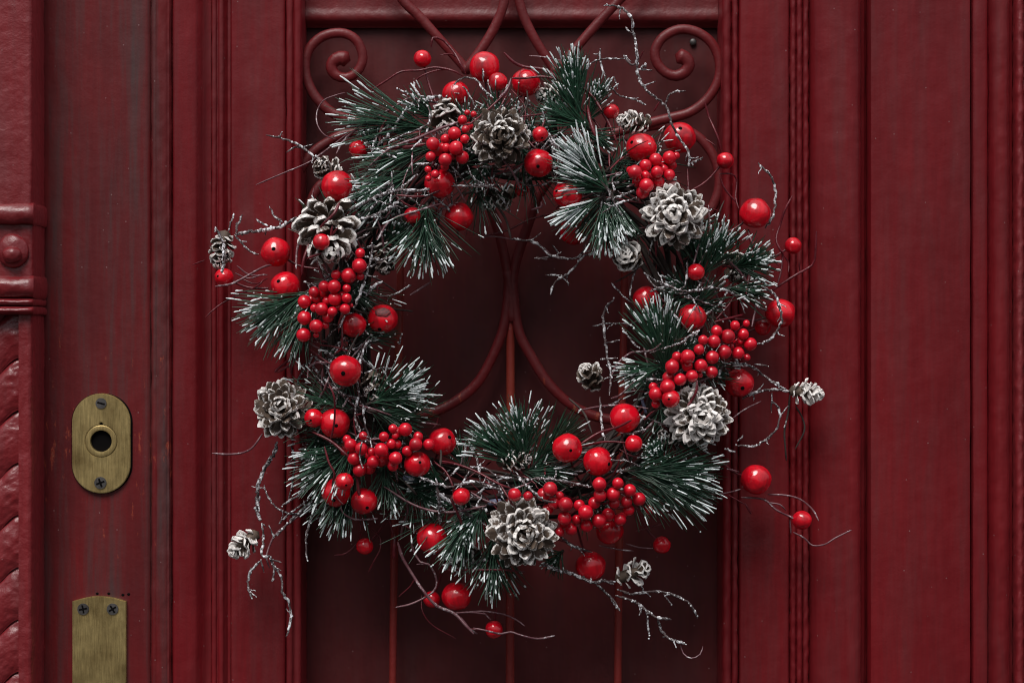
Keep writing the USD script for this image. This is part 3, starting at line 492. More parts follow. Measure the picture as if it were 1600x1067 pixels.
for nm, (z, bs) in C.items():
    bs = T(z, [(a, b, c) for a, b, c in bs]); s = Z[z][2]; bs = [(a, b, c * s) for a, b, c in bs]
    mx, my = np.mean([b[0] for b in bs]), np.mean([b[1] for b in bs]); placed, st = [], []
    rootp = P(mx, my, depth(mx, my) + .02)
    for _ in range(14):                  # berries deeper in the cluster, seen between the others
        o1, o2 = rng.choice(bs), rng.choice(bs)
        if math.hypot(o1[0] - o2[0], o1[1] - o2[1]) < 45: bs.append(((o1[0] + o2[0]) / 2 + rng.uniform(-4, 4), (o1[1] + o2[1]) / 2 + rng.uniform(-4, 4), rng.uniform(6.5, 8.5), .010))
    order = sorted(range(len(bs)), key=lambda i: (len(bs[i]), -bs[i][2]))
    for i in order:                      # a berry lies as far forward as its neighbours let it, the biggest (nearest) first
        a, b, r = bs[i][:3]; y = depth(a, b) - .030 + .0006 * (12 - r) + (bs[i][3] if len(bs[i]) > 3 else 0)
        for (c0, r0) in placed:
            q = P(a, b, y); dd = math.hypot(q[0] - c0[0], q[2] - c0[2]); need = (r0 + r * S) * .96
            if dd < need and abs(y - c0[1]) < math.sqrt(need ** 2 - dd ** 2): y = c0[1] + math.sqrt(need ** 2 - dd ** 2)
        placed.append((P(a, b, y), r * K(y)))
        c0 = placed[-1][0]; sp = spline([c0 + [0, r * S * .8, 0], (c0 + rootp) / 2 + [0, .004, 0], rootp], .008); st.append(tube(sp, .0008, 4))
    v, f = join(st); cl = obj('berry_cluster', (v, f), M['red_stem'], wreath, True, f'dense cluster of small red berries at the {nm}', None, {'frost': np.zeros(len(v))})
    for c0, r0 in placed: obj('berry', ball(c0, r0, 3, (1, 1, 1), .05, rng.randrange(99)), M['berry'], cl, True)

# pine sprigs -----------------------------------------------------------
def sprig(bx, by, ex, ey, n, ln, spread, frost, dy=0.0, lift=-.012, fr_len=(.08, .26), stem=.45, label=None, thick=1.0, y0=None):
    """n needles fanned from a short stem that runs from (bx, by) towards (ex, ey); frost: share of the needles with a snowy end"""
    yb = depth(bx, by) + dy if y0 is None else y0; a = P(bx, by, yb); e = P(ex, ey, yb + lift); ax = unit(e - a); full = np.linalg.norm(e - a)
    h = unit(np.cross(ax, (0, -1, 0.01))); g = np.cross(h, ax); ln = ln * S
    stv = tube(spline([a, a + ax * full * stem * .5, a + ax * full * stem], .006), np.array([.0016]), 5)
    nd, sn = [], []
    for i in range(n):
        s = rng.random() ** .8; o = a + ax * full * stem * s; ph = rng.uniform(0, 2 * math.pi); th = math.radians(spread) * 1.3 * (rng.random() ** .6) * (1.1 - .45 * s)
        d = math.cos(th) * ax + math.sin(th) * (math.cos(ph) * h + .62 * math.sin(ph) * g)
        L = (full * (1 - stem * s * .8) * rng.uniform(.55, 1.06)) if ln <= 0 else ln * rng.uniform(.72, 1.08)
        bend = (math.cos(ph + 2) * h + math.sin(ph + 2) * g) * L * rng.uniform(-.22, .22) + np.array([0, 0, -1]) * L * rng.uniform(0, .07)
        t = np.array([0, .35, .7, 1.0])[:, None]; p = o + d * L * t + bend * t ** 2; r = thick * rng.uniform(.00042, .00068)
        nd.append(tube(p, r * np.array([1, 1, .95, .45]), 3, False))
        if rng.random() < frost * .52:
            f0 = 1 - rng.uniform(*fr_len); t = np.linspace(f0, 1.015, 5)[:, None]; p = o + d * L * t + bend * t ** 2
            sn.append(tube(p, r * np.array([1.02, 1.12, 1.25, 1.3, .9]) * np.array([1, rng.uniform(.85, 1.15), rng.uniform(.85, 1.3), rng.uniform(.9, 1.5), 1]), 5))
        elif rng.random() < frost * .35:                           # crumbs of snow along a needle
            for _ in range(2):
                t = rng.uniform(.3, 1); sn.append(ball(o + d * L * t + bend * t * t, r * rng.uniform(1.1, 1.7), 1))
    root = obj('pine_sprig', stv, M['vine'], wreath, True, label, None, {'frost': np.zeros(len(stv[0]))})
    obj('needles', join(nd), M['needle'], root, True, None, 'stuff')
    if sn: obj('snow', join(sn), M['snow'], root, True, None, 'stuff')
sprig(690, 205, 520, 178, 95, 0, 26, .5, .006, label='long green pine sprig reaching left at the upper left')
sprig(690, 190, 625, 150, 60, 0, 34, .75, .002)
sprig(705, 222, 560, 268, 90, 0, 17, .30, .006)
sprig(655, 268, 545, 320, 110, 0, 26, .65, .006)
sprig(668, 318, 662, 430, 150, 0, 52, .72, -.004, label='frosted pine sprig fanning down into the opening')
sprig(690, 330, 615, 350, 70, 0, 40, .6, .004)
sprig(482, 455, 385, 520, 170, 0, 36, .62, -.002, label='frosted pine sprig at the left')
sprig(490, 465, 445, 560, 90, 0, 30, .35, .002)
sprig(500, 450, 470, 500, 50, 0, 50, .5, -.006)
sprig(572, 632, 672, 592, 150, 0, 42, .72, .0, fr_len=(.2, .5), label='frosted pine sprig reaching into the opening from the left')
sprig(575, 640, 662, 660, 120, 0, 34, .25, .002)
sprig(560, 690, 470, 770, 140, 0, 44, .7, .010)
sprig(560, 720, 515, 830, 130, 0, 36, .65, .012)
sprig(600, 720, 610, 800, 80, 0, 40, .5, .01)
sprig(822, 735, 808, 622, 190, 0, 48, .62, .0, label='large frosted pine sprig rising into the opening at the bottom')
sprig(830, 730, 905, 648, 110, 0, 28, .12, -.003)
sprig(825, 735, 735, 665, 80, 0, 22, .7, .0)
sprig(810, 735, 900, 745, 90, 0, 26, .45, .0)
sprig(975, 735, 1125, 738, 170, 0, 30, .40, -.004, label='long dark green pine sprig at the lower right')
sprig(985, 728, 1110, 785, 130, 0, 24, .62, .0)
sprig(975, 745, 1050, 800, 70, 0, 30, .6, .004)
sprig(1040, 720, 1010, 690, 90, 0, 60, .85, -.012)
sprig(1042, 588, 1028, 462, 190, 0, 34, .62, -.002, label='upright pine sprig with frosted tips at the right of the opening')
sprig(1045, 580, 1090, 520, 80, 0, 24, .4, .0)
sprig(1045, 572, 968, 588, 80, 0, 30, .9, .0)
sprig(955, 305, 882, 212, 140, 0, 26, .9, -.012, fr_len=(.35, .8), label='heavily frosted pine sprig near the top of the opening')
sprig(955, 300, 870, 270, 80, 0, 20, .85, -.010, fr_len=(.2, .7))
sprig(945, 305, 868, 350, 60, 0, 16, .8, -.010, fr_len=(.4, .8))
sprig(945, 308, 945, 395, 110, 0, 34, .7, -.004)
sprig(955, 300, 980, 372, 70, 0, 26, .7, .0)
sprig(905, 195, 885, 78, 150, 0, 26, .6, -.002, label='pine sprig with frosted tips at the top')
sprig(915, 195, 945, 120, 90, 0, 30, .7, .0)
sprig(930, 205, 845, 165, 110, 0, 30, .12, .0)
sprig(910, 205, 960, 230, 60, 0, 34, .3, .006)
sprig(1095, 440, 1090, 345, 130, 0, 40, .5, .004, label='pine sprig at the upper right')
sprig(1100, 430, 1150, 350, 90, 0, 26, .7, .002)
sprig(1140, 420, 1215, 400, 140, 0, 50, .75, .0)
sprig(1130, 450, 1205, 455, 90, 0, 32, .7, .004)
sprig(1090, 470, 1040, 430, 70, 0, 50, .4, .012)
sprig(770, 840, 775, 938, 130, 0, 40, .62, .004, label='pine sprig hanging below the bottom cone')
sprig(755, 790, 725, 850, 90, 0, 42, .7, .004)
sprig(740, 800, 690, 885, 60, 0, 30, .8, .0)
sprig(580, 320, 630, 300, 70, 0, 50, .8, .012)
sprig(600, 380, 640, 350, 70, 0, 50, .8, .004)
sprig(620, 350, 585, 300, 50, 0, 40, .8, .014)
sprig(600, 250, 570, 200, 70, 0, 50, .6, .010)
sprig(560, 540, 520, 590, 60, 0, 60, .5, .014)
sprig(520, 660, 470, 720, 60, 0, 50, .6, .012)
sprig(640, 760, 690, 800, 70, 0, 60, .5, .012)
sprig(1000, 260, 1040, 230, 60, 0, 60, .5, .016)
sprig(1060, 560, 1100, 600, 60, 0, 60, .4, .014)
sprig(760, 250, 740, 300, 60, 0, 60, .5, .016)
sprig(560, 440, 540, 470, 50, 0, 50, .5, .012)
sprig(700, 760, 640, 740, 70, 0, 40, .3, .016)
sprig(1080, 470, 1130, 490, 70, 0, 50, .2, .02)
sprig(880, 860, 850, 890, 60, 0, 50, .4, .012)

# thin dark sprays between the ornaments, mostly behind them
for i in range(46):
    a = rng.uniform(0, 6.283); r0 = RR + rng.uniform(-25, 30); out = rng.choice((1, 1, 1, -1)); b = a + rng.uniform(-.30, .30); r1 = r0 + out * rng.uniform(60, 105)
    sprig(CX + r0 * math.cos(a), CY + r0 * math.sin(a), CX + r1 * math.cos(b), CY + r1 * math.sin(b), rng.randrange(26, 46), 0, rng.uniform(30, 60), rng.uniform(.3, .8), rng.uniform(.008, .022), 0.0)

# twigs and stems -------------------------------------------------------
Z[0] = (0, 0, 1.0)
TW = [
 ('f', 0, 2.2, [(415, 212), (440, 216), (465, 226), (490, 244), (515, 262)]), ('f', 0, 1.6, [(448, 238), (460, 230), (472, 232)]), ('g', 0, 1.5, [(400, 289), (440, 272), (478, 256), (500, 242), (545, 208)]), ('f', 0, 3.2, [(690, 150), (655, 158), (630, 178), (612, 205), (590, 228)], -.014), ('g', 0, 2.4, [(720, 190), (690, 200), (655, 215), (610, 232), (575, 262)], -.014),
 ('f', 0, 3.0, [(545, 330), (580, 312), (610, 300), (650, 296)], -.014), ('f', 0, 2.6, [(560, 345), (600, 330), (640, 302), (672, 296)], -.012), ('g', 0, 2.0, [(590, 375), (610, 345), (650, 330), (690, 318)], -.012), ('f', 0, 2.4, [(655, 745), (700, 760), (740, 752), (790, 770)], -.010), ('g', 0, 2.2, [(600, 760), (650, 790), (700, 800), (760, 790)], -.008),
 ('f', 0, 2.4, [(1030, 440), (1070, 455), (1120, 450), (1170, 470)], -.008), ('g', 0, 2.2, [(1130, 400), (1160, 430), (1180, 470), (1175, 510)], -.008), ('f', 0, 2.2, [(520, 700), (500, 740), (470, 770), (440, 790)], -.006), ('f', 0, 2.2, [(545, 560), (560, 610), (555, 650), (570, 690)], -.004),
 ('r', 1, 2.0, [(620, 630), (730, 560), (830, 500), (960, 490), (1060, 470), (1180, 490), (1260, 530)]), ('r', 1, 1.6, [(920, 570), (980, 525), (1080, 490), (1180, 480)]), ('r', 1, 2.2, [(1040, 330), (1050, 265), (1120, 280), (1200, 370), (1240, 440), (1280, 520)]),
 ('r', 1, 1.3, [(1100, 385), (1170, 375), (1210, 400)]), ('g', 1, 2.2, [(380, 1067), (430, 980), (520, 900), (640, 830), (720, 780), (820, 720), (900, 680), (980, 700)]), ('r', 1, 1.6, [(560, 960), (590, 880), (660, 850)]), ('r', 1, 2.6, [(680, 1000), (690, 900), (730, 830)]),
 ('g', 1, 1.3, [(440, 645), (370, 665), (290, 700), (245, 780), (250, 870), (300, 940), (380, 970)]), ('f', 1, 1.8, [(620, 1067), (650, 970), (720, 890), (810, 840), (850, 780), (890, 760)]), ('f', 1, 1.8, [(740, 990), (840, 940), (950, 900), (1020, 860), (1030, 780), (1000, 720)]),
 ('f', 1, 1.8, [(900, 1040), (970, 970), (1020, 890)]), ('r', 1, 3.2, [(600, 1040), (750, 1030), (900, 1020), (1000, 1000)]), ('f', 1, 2.0, [(800, 620), (880, 650), (960, 700), (1060, 710), (1130, 690), (1190, 600), (1240, 550), (1340, 550), (1400, 620), (1470, 680)]), ('f', 1, 1.6, [(920, 570), (925, 620), (950, 660)]),
 ('r', 1, 2.0, [(1240, 870), (1310, 860), (1400, 790), (1480, 720), (1560, 640), (1590, 560)], -.02), ('f', 1, 1.7, [(1260, 600), (1310, 670), (1340, 740)], -.016), ('f', 1, 1.8, [(1400, 480), (1400, 570)], -.02),
 ('f', 2, 2.5, [(660, 35), (740, 45), (800, 75), (830, 130), (835, 200), (850, 260), (862, 330), (862, 400), (870, 480), (900, 540), (960, 600), (1030, 650), (1060, 710), (1080, 780), (1110, 840), (1160, 910), (1185, 960), (1185, 1040)], -.040), ('f', 2, 2.4, [(1185, 1030), (1240, 1000), (1275, 985)], -.036),
 ('f', 2, 1.6, [(790, 170), (825, 210)], -.02), ('f', 2, 2.5, [(780, 350), (820, 400), (860, 405)], -.02), ('f', 2, 2.5, [(870, 440), (910, 410), (915, 395)], -.02), ('f', 2, 1.7, [(780, 370), (700, 370), (620, 375), (560, 410), (520, 460)]), ('f', 2, 1.8, [(630, 310), (635, 400), (660, 480), (700, 550), (760, 600), (840, 620), (920, 660)]),
 ('f', 2, 1.4, [(720, 480), (740, 560)]), ('f', 2, 2.0, [(1040, 650), (1060, 600), (1100, 575), (1165, 570)], -.02), ('r', 2, 1.2, [(880, 370), (900, 320)], -.02), ('g', 2, 1.3, [(190, 350), (290, 360), (380, 380), (480, 390)]), ('r', 2, 3.0, [(30, 330), (90, 390), (160, 420), (290, 440), (400, 510), (520, 550), (590, 610), (640, 690)], -.016),
 ('r', 2, 2.2, [(80, 490), (160, 490), (260, 480), (340, 490)], -.03), ('r', 2, 2.0, [(1285, 640), (1310, 730), (1350, 820), (1375, 890), (1385, 950)]), ('r', 2, 1.3, [(1290, 870), (1350, 910)]), ('r', 2, 1.6, [(965, 700), (1000, 640)]), ('r', 2, 3.4, [(550, 660), (570, 760), (600, 850)], -.01), ('r', 2, 3.4, [(640, 690), (680, 760), (730, 880)], -.004),
 ('g', 2, 2.0, [(0, 610), (50, 560), (75, 490)], -.03), ('r', 2, 1.6, [(140, 730), (260, 715), (300, 700)], -.016), ('r', 2, 2.0, [(270, 790), (290, 740)], -.012),
 ('r', 3, 2.0, [(1180, 530), (1270, 500), (1360, 460)]), ('f', 3, 1.5, [(1000, 470), (1030, 540), (1100, 590), (1200, 600)]), ('f', 3, 1.4, [(700, 670), (780, 650), (860, 610), (960, 600), (1080, 610), (1200, 590)], -.016), ('f', 3, 1.4, [(1280, 520), (1350, 590), (1450, 600), (1540, 560), (1590, 470)], -.004),
 ('f', 3, 3.8, [(240, 700), (330, 660), (430, 620), (520, 590)], -.006), ('f', 3, 3.0, [(310, 800), (380, 760), (450, 690), (540, 600)], -.004), ('f', 3, 1.6, [(380, 680), (480, 710), (600, 740)], -.012), ('f', 3, 1.8, [(540, 600), (515, 700)], -.012), ('r', 3, 2.0, [(560, 660), (680, 670), (760, 660), (830, 630)], -.018), ('r', 3, 1.6, [(700, 740), (750, 660)], -.012),
 ('r', 3, 2.0, [(710, 790), (780, 790), (830, 760)], -.006), ('r', 3, 2.0, [(770, 790), (740, 880), (680, 950), (580, 1000)], -.006), ('r', 3, 1.6, [(760, 830), (740, 930), (760, 1040)], -.004), ('g', 3, 1.3, [(1090, 920), (1180, 920), (1300, 940), (1400, 950), (1480, 990), (1520, 1030)], .01), ('r', 3, 1.6, [(1090, 920), (1250, 880), (1400, 810), (1600, 760)], .02),
 ('f', 4, 2.2, [(0, 780), (100, 790), (150, 820), (200, 860), (280, 880), (350, 870), (400, 800), (430, 760)]), ('f', 4, 1.8, [(120, 880), (220, 870), (290, 885)]), ('f', 4, 1.6, [(210, 810), (240, 850)]), ('f', 4, 2.0, [(200, 1067), (230, 1000), (290, 960), (340, 910), (370, 870), (450, 845)]), ('f', 4, 1.4, [(175, 965), (270, 970)]),
 ('f', 4, 2.2, [(1280, 385), (1340, 440), (1370, 510), (1370, 600), (1355, 670), (1320, 720)], -.012), ('r', 4, 2.2, [(1460, 555), (1420, 630), (1395, 710), (1375, 780), (1400, 840), (1410, 860), (1400, 950), (1380, 1020)]), ('r', 4, 2.2, [(1585, 740), (1575, 890), (1540, 930), (1470, 970), (1380, 1030), (1330, 1067)]), ('r', 4, 1.3, [(1410, 860), (1440, 900), (1440, 950)]),
 ('r', 4, 1.5, [(1390, 920), (1350, 870)]), ('r', 4, 1.3, [(1500, 950), (1495, 900)]), ('r', 4, 3.6, [(1230, 730), (1250, 800), (1270, 860), (1240, 950), (1220, 1067)], -.006), ('r', 4, 1.6, [(1080, 440), (1140, 440), (1170, 470), (1165, 560), (1180, 620)]), ('r', 4, 1.6, [(1080, 450), (1110, 520), (1170, 590)]), ('r', 4, 2.6, [(855, 830), (890, 910)], -.01), ('f', 4, 1.7, [(690, 950), (740, 1020), (800, 1050)], -.004),
 ('f', 5, 3.2, [(240, 235), (330, 220), (400, 210), (500, 190), (570, 150), (620, 140)]), ('f', 5, 2.0, [(360, 155), (420, 190)]), ('f', 5, 2.4, [(450, 130), (500, 170)]), ('f', 5, 2.2, [(240, 230), (260, 170), (280, 130)]), ('f', 5, 1.7, [(200, 220), (235, 120)]), ('f', 5, 2.8, [(130, 200), (165, 260), (180, 340), (170, 450)], -.034), ('f', 5, 1.7, [(240, 240), (310, 320), (370, 350)]),
 ('r', 5, 1.4, [(0, 405), (70, 380)]), ('g', 5, 2.0, [(130, 525), (220, 510), (300, 470), (390, 420), (440, 405)], -.014), ('r', 5, 1.4, [(75, 695), (150, 630), (240, 580), (330, 540), (380, 510), (400, 480)]), ('g', 5, 1.4, [(240, 450), (310, 480), (390, 460)]), ('g', 5, 1.4, [(250, 410), (320, 460), (420, 460)]), ('r', 5, 1.4, [(270, 480), (350, 510), (420, 480)]),
 ('r', 5, 3.0, [(820, 60), (790, 120), (740, 170), (700, 220), (680, 270)], -.052), ('r', 5, 2.6, [(650, 290), (620, 380), (610, 460)], -.044), ('r', 5, 2.2, [(640, 370), (720, 340)], -.05), ('r', 5, 2.2, [(780, 190), (770, 250)], -.05), ('r', 5, 2.2, [(810, 200), (750, 270)], -.05), ('f', 5, 2.2, [(1000, 280), (995, 370), (970, 450), (940, 550), (900, 645)], -.018), ('r', 5, 1.6, [(1030, 480), (1030, 560), (1040, 620)]),
 ('r', 5, 2.0, [(830, 700), (835, 800), (830, 870), (790, 900)]), ('r', 5, 2.2, [(590, 840), (560, 910), (480, 980), (460, 1000)]), ('r', 5, 3.2, [(600, 880), (520, 950)]),
 ('g', 6, 2.0, [(570, 180), (580, 120), (620, 95), (680, 95)]), ('g', 6, 2.0, [(640, 300), (650, 200), (655, 130)]), ('g', 6, 2.0, [(590, 330), (650, 270), (680, 200), (690, 170)]), ('r', 6, 2.6, [(480, 160), (490, 90), (540, 20)]), ('r', 6, 2.4, [(400, 150), (480, 100), (540, 30)]), ('g', 6, 1.9, [(40, 597), (120, 603), (200, 597), (260, 570), (300, 520), (320, 490)]),
 ('f', 6, 3.4, [(400, 540), (380, 610), (330, 690), (300, 770), (290, 850), (295, 920), (310, 970)]), ('f', 6, 2.4, [(320, 690), (350, 640), (400, 580)]), ('f', 6, 1.7, [(330, 780), (350, 840), (400, 900), (460, 930), (520, 935)]), ('f', 6, 1.7, [(480, 555), (500, 640), (490, 740), (465, 860)]), ('f', 6, 1.9, [(410, 990), (460, 940), (530, 890), (580, 850)], -.004),
 ('f', 6, 2.6, [(380, 1065), (450, 1000), (520, 930), (600, 860)], -.006), ('f', 6, 2.0, [(560, 1065), (590, 960), (630, 860), (645, 780)], -.006), ('r', 6, 2.2, [(520, 430), (530, 500), (560, 560), (600, 620)], -.01), ('r', 6, 2.9, [(600, 480), (700, 530), (770, 590), (820, 640), (845, 720), (860, 830), (900, 900)], -.026),
 ('r', 6, 2.0, [(665, 560), (690, 650), (720, 710), (710, 780), (740, 850), (770, 880)], -.038), ('g', 6, 1.9, [(750, 870), (770, 930), (840, 965), (960, 960)], -.02), ('r', 6, 1.9, [(690, 215), (720, 290), (720, 420), (700, 520)], -.030), ('f', 6, 1.6, [(880, 330), (890, 430), (920, 520), (930, 560)], -.03), ('g', 6, 1.8, [(860, 330), (960, 360), (1080, 400), (1200, 425), (1310, 440)], -.01),
 ('f', 6, 1.7, [(870, 540), (860, 620), (880, 680)], -.04), ('r', 6, 2.0, [(1280, 650), (1340, 700), (1380, 790), (1380, 870), (1420, 960), (1440, 1030)], -.01), ('r', 6, 1.7, [(1310, 650), (1400, 660), (1480, 690), (1560, 720)], -.006), ('f', 6, 3.0, [(1290, 740), (1300, 850), (1310, 980)], -.01), ('f', 6, 3.0, [(1290, 820), (1400, 890), (1500, 960), (1560, 1000)], -.004),
 ('g', 6, 2.0, [(1040, 760), (1110, 860), (1130, 920), (1100, 1000), (1090, 1065)]),
 ('f', 7, 2.3, [(280, 165), (230, 230), (225, 310), (235, 420), (250, 510), (265, 590), (260, 700)]), ('f', 7, 1.5, [(235, 415), (310, 395)]), ('f', 7, 1.5, [(205, 503), (300, 495)]), ('g', 7, 2.0, [(265, 720), (320, 700), (380, 640), (450, 600)]), ('g', 7, 2.0, [(270, 590), (300, 530), (370, 470), (430, 460), (500, 450), (560, 400)], -.012), ('f', 7, 2.0, [(480, 470), (560, 440), (650, 415), (710, 370), (760, 340)], -.018),
 ('f', 7, 1.9, [(330, 330), (380, 400), (420, 440)]), ('f', 7, 2.4, [(730, 120), (770, 90)], -.012), ('r', 7, 2.0, [(850, 280), (920, 200), (950, 150)]), ('r', 7, 2.2, [(840, 295), (920, 275), (1000, 255)]), ('f', 7, 1.5, [(980, 160), (1010, 250)]), ('f', 7, 2.0, [(1080, 210), (1130, 230)], -.024), ('f', 7, 2.3, [(1110, 100), (1170, 140), (1195, 190), (1215, 270), (1190, 340), (1140, 400), (1080, 420)], -.03),
 ('f', 7, 2.5, [(860, 600), (890, 540), (960, 525), (1040, 540), (1110, 590), (1170, 630), (1240, 670)], -.012), ('f', 7, 1.5, [(1060, 530), (1140, 540)], -.012), ('f', 7, 2.6, [(1000, 720), (1060, 690), (1130, 672), (1200, 672), (1260, 680)]), ('g', 7, 1.3, [(940, 830), (1010, 780), (1100, 735)]), ('f', 7, 2.0, [(960, 980), (1050, 985), (1110, 960), (1170, 910), (1200, 850), (1200, 780), (1160, 730)]),
 ('f', 7, 1.5, [(1160, 690), (1155, 800)]), ('v', 7, 1.8, [(1260, 700), (1250, 800), (1230, 900), (1235, 1000), (1240, 1065)], .012), ('v', 7, 1.6, [(1290, 760), (1330, 830), (1340, 900), (1290, 1000)], .008), ('f', 7, 1.6, [(1240, 850), (1230, 880)]), ('r', 7, 2.6, [(745, 620), (740, 680), (710, 740), (690, 760)], -.046), ('r', 7, 2.0, [(545, 770), (490, 800), (450, 840)], -.01),
 ('r', 7, 2.2, [(100, 970), (200, 910), (300, 880), (380, 840)], -.03), ('f', 7, 2.0, [(205, 710), (210, 800), (215, 880), (230, 950)]), ('f', 7, 1.8, [(230, 770), (330, 720)]), ('r', 7, 2.0, [(110, 985), (230, 960), (345, 965)], -.01), ('f', 7, 1.9, [(900, 1000), (960, 1020)]), ('f', 7, 1.6, [(970, 960), (1000, 920)]),
 ('r', 8, 2.6, [(640, 470), (640, 440), (680, 395)]), ('r', 8, 2.2, [(90, 400), (190, 420), (290, 460), (400, 520), (470, 545)], -.01), ('f', 8, 2.5, [(520, 500), (620, 490), (700, 500), (800, 520), (880, 535)], -.006), ('f', 8, 2.5, [(500, 490), (560, 540), (620, 600), (690, 615)], -.034), ('f', 8, 1.8, [(250, 430), (330, 440), (390, 480), (480, 490)], -.004), ('f', 8, 1.5, [(390, 500), (420, 590)]),
 ('r', 8, 2.0, [(60, 400), (130, 470), (165, 560), (150, 600), (180, 670), (210, 760)], -.006), ('f', 8, 3.0, [(250, 635), (330, 650)], -.006), ('f', 8, 1.7, [(700, 770), (760, 830), (830, 860), (880, 875)], -.004), ('g', 8, 1.3, [(1060, 830), (1130, 850), (1200, 855)]), ('g', 8, 1.3, [(920, 840), (1020, 860), (1100, 868)]), ('r', 8, 1.0, [(1110, 765), (1190, 745), (1260, 725)]),
 ('f', 9, 2.2, [(285, 440), (240, 490), (220, 550), (230, 610), (245, 640)]), ('f', 9, 1.5, [(285, 440), (300, 500)]), ('f', 9, 2.3, [(290, 250), (300, 330), (290, 420), (330, 420), (350, 470), (390, 530), (395, 600), (430, 660), (440, 740), (415, 830)]), ('f', 9, 2.0, [(355, 470), (345, 550)]), ('f', 9, 2.0, [(350, 440), (390, 450)]), ('g', 9, 2.0, [(330, 480), (315, 430), (325, 380), (360, 310), (430, 250), (500, 200)]),
 ('f', 9, 2.0, [(520, 440), (515, 350), (530, 260), (570, 180)]), ('r', 9, 1.6, [(660, 415), (720, 405), (780, 350), (795, 290), (790, 240)]), ('r', 9, 1.3, [(850, 285), (890, 320), (895, 380), (860, 450), (835, 500)]), ('r', 9, 2.2, [(900, 150), (940, 230), (960, 310)]), ('r', 9, 4.4, [(970, 310), (967, 360), (965, 430)], .01), ('g', 9, 1.9, [(1000, 330), (1010, 260), (1030, 210), (1035, 150)]), ('r', 9, 1.6, [(1010, 260), (1080, 295)]),
 ('g', 9, 2.9, [(985, 350), (1010, 430), (1070, 530), (1110, 590), (1180, 670), (1270, 710), (1320, 760), (1370, 815)], -.012), ('g', 9, 1.9, [(1050, 300), (1060, 380), (1100, 450), (1140, 460), (1180, 530), (1165, 600), (1060, 660), (975, 680)], -.012), ('g', 9, 1.5, [(1080, 460), (1140, 460)], -.01), ('r', 9, 1.3, [(990, 625), (1050, 570), (1070, 530)]), ('r', 9, 1.2, [(1105, 620), (1110, 700), (1160, 770), (1280, 840)], .012),
 ('r', 9, 2.0, [(1360, 790), (1436, 800)], -.01), ('g', 9, 1.6, [(1270, 710), (1350, 705), (1436, 715)], -.01), ('f', 9, 2.8, [(1210, 460), (1290, 465), (1436, 440)], -.012), ('f', 9, 2.3, [(1430, 490), (1290, 470)], -.012),
 ('g', 10, 2.1, [(0, 690), (70, 740), (110, 790), (150, 815)], -.01), ('g', 10, 1.6, [(60, 710), (170, 700), (280, 715), (350, 745), (390, 775)]), ('g', 10, 1.9, [(130, 785), (200, 800), (270, 815), (320, 805), (380, 825), (460, 840), (545, 825)], -.016), ('g', 10, 1.4, [(180, 705), (220, 745)]), ('f', 10, 3.0, [(470, 460), (560, 490), (650, 515), (730, 550), (780, 548), (850, 550)], -.004),
 ('f', 10, 2.4, [(760, 565), (800, 600), (840, 640), (870, 690)]), ('f', 10, 2.0, [(830, 640), (880, 700)]), ('f', 10, 2.2, [(860, 590), (930, 610), (990, 605), (1080, 600), (1160, 620), (1230, 660), (1275, 735)]), ('f', 10, 1.5, [(1100, 615), (1140, 665)]), ('f', 10, 2.5, [(850, 620), (930, 640), (980, 670), (1040, 715), (1090, 735), (1135, 745)]), ('f', 10, 2.0, [(1010, 690), (1020, 760), (1025, 840)]),
 ('f', 10, 2.3, [(1070, 740), (1090, 800), (1140, 845), (1215, 865)]), ('g', 10, 1.2, [(1185, 870), (1200, 915), (1240, 940), (1285, 920), (1300, 880)]), ('r', 10, 1.9, [(0, 490), (130, 490), (270, 490), (395, 500)], -.016), ('f', 10, 1.6, [(210, 450), (330, 490)]), ('f', 10, 1.8, [(580, 325), (640, 365), (720, 395)]),
 ('g', 11, 1.4, [(300, 540), (360, 555)]), ('g', 11, 1.4, [(210, 665), (290, 660), (370, 640)]), ('r', 11, 1.5, [(310, 670), (390, 715)]), ('g', 11, 1.8, [(370, 680), (480, 690), (540, 740), (600, 770), (640, 790)]), ('g', 11, 1.7, [(500, 665), (590, 670), (660, 690), (720, 740), (750, 795)]), ('g', 11, 1.5, [(500, 705), (560, 715), (590, 745)]), ('g', 11, 1.6, [(625, 850), (680, 880), (720, 915), (780, 910), (830, 880), (910, 840)]), ('g', 11, 1.5, [(610, 790), (615, 860)]), ('r', 11, 2.2, [(390, 710), (420, 760)]),
]
KIND = {'r': ('berry_stem', 'red_stem', -.0), 'g': ('tendril', 'grey_stem', .02), 'f': ('frosted_twig', 'frost_twig', -.06), 'v': ('vine_tip', 'vine', 0.0)}
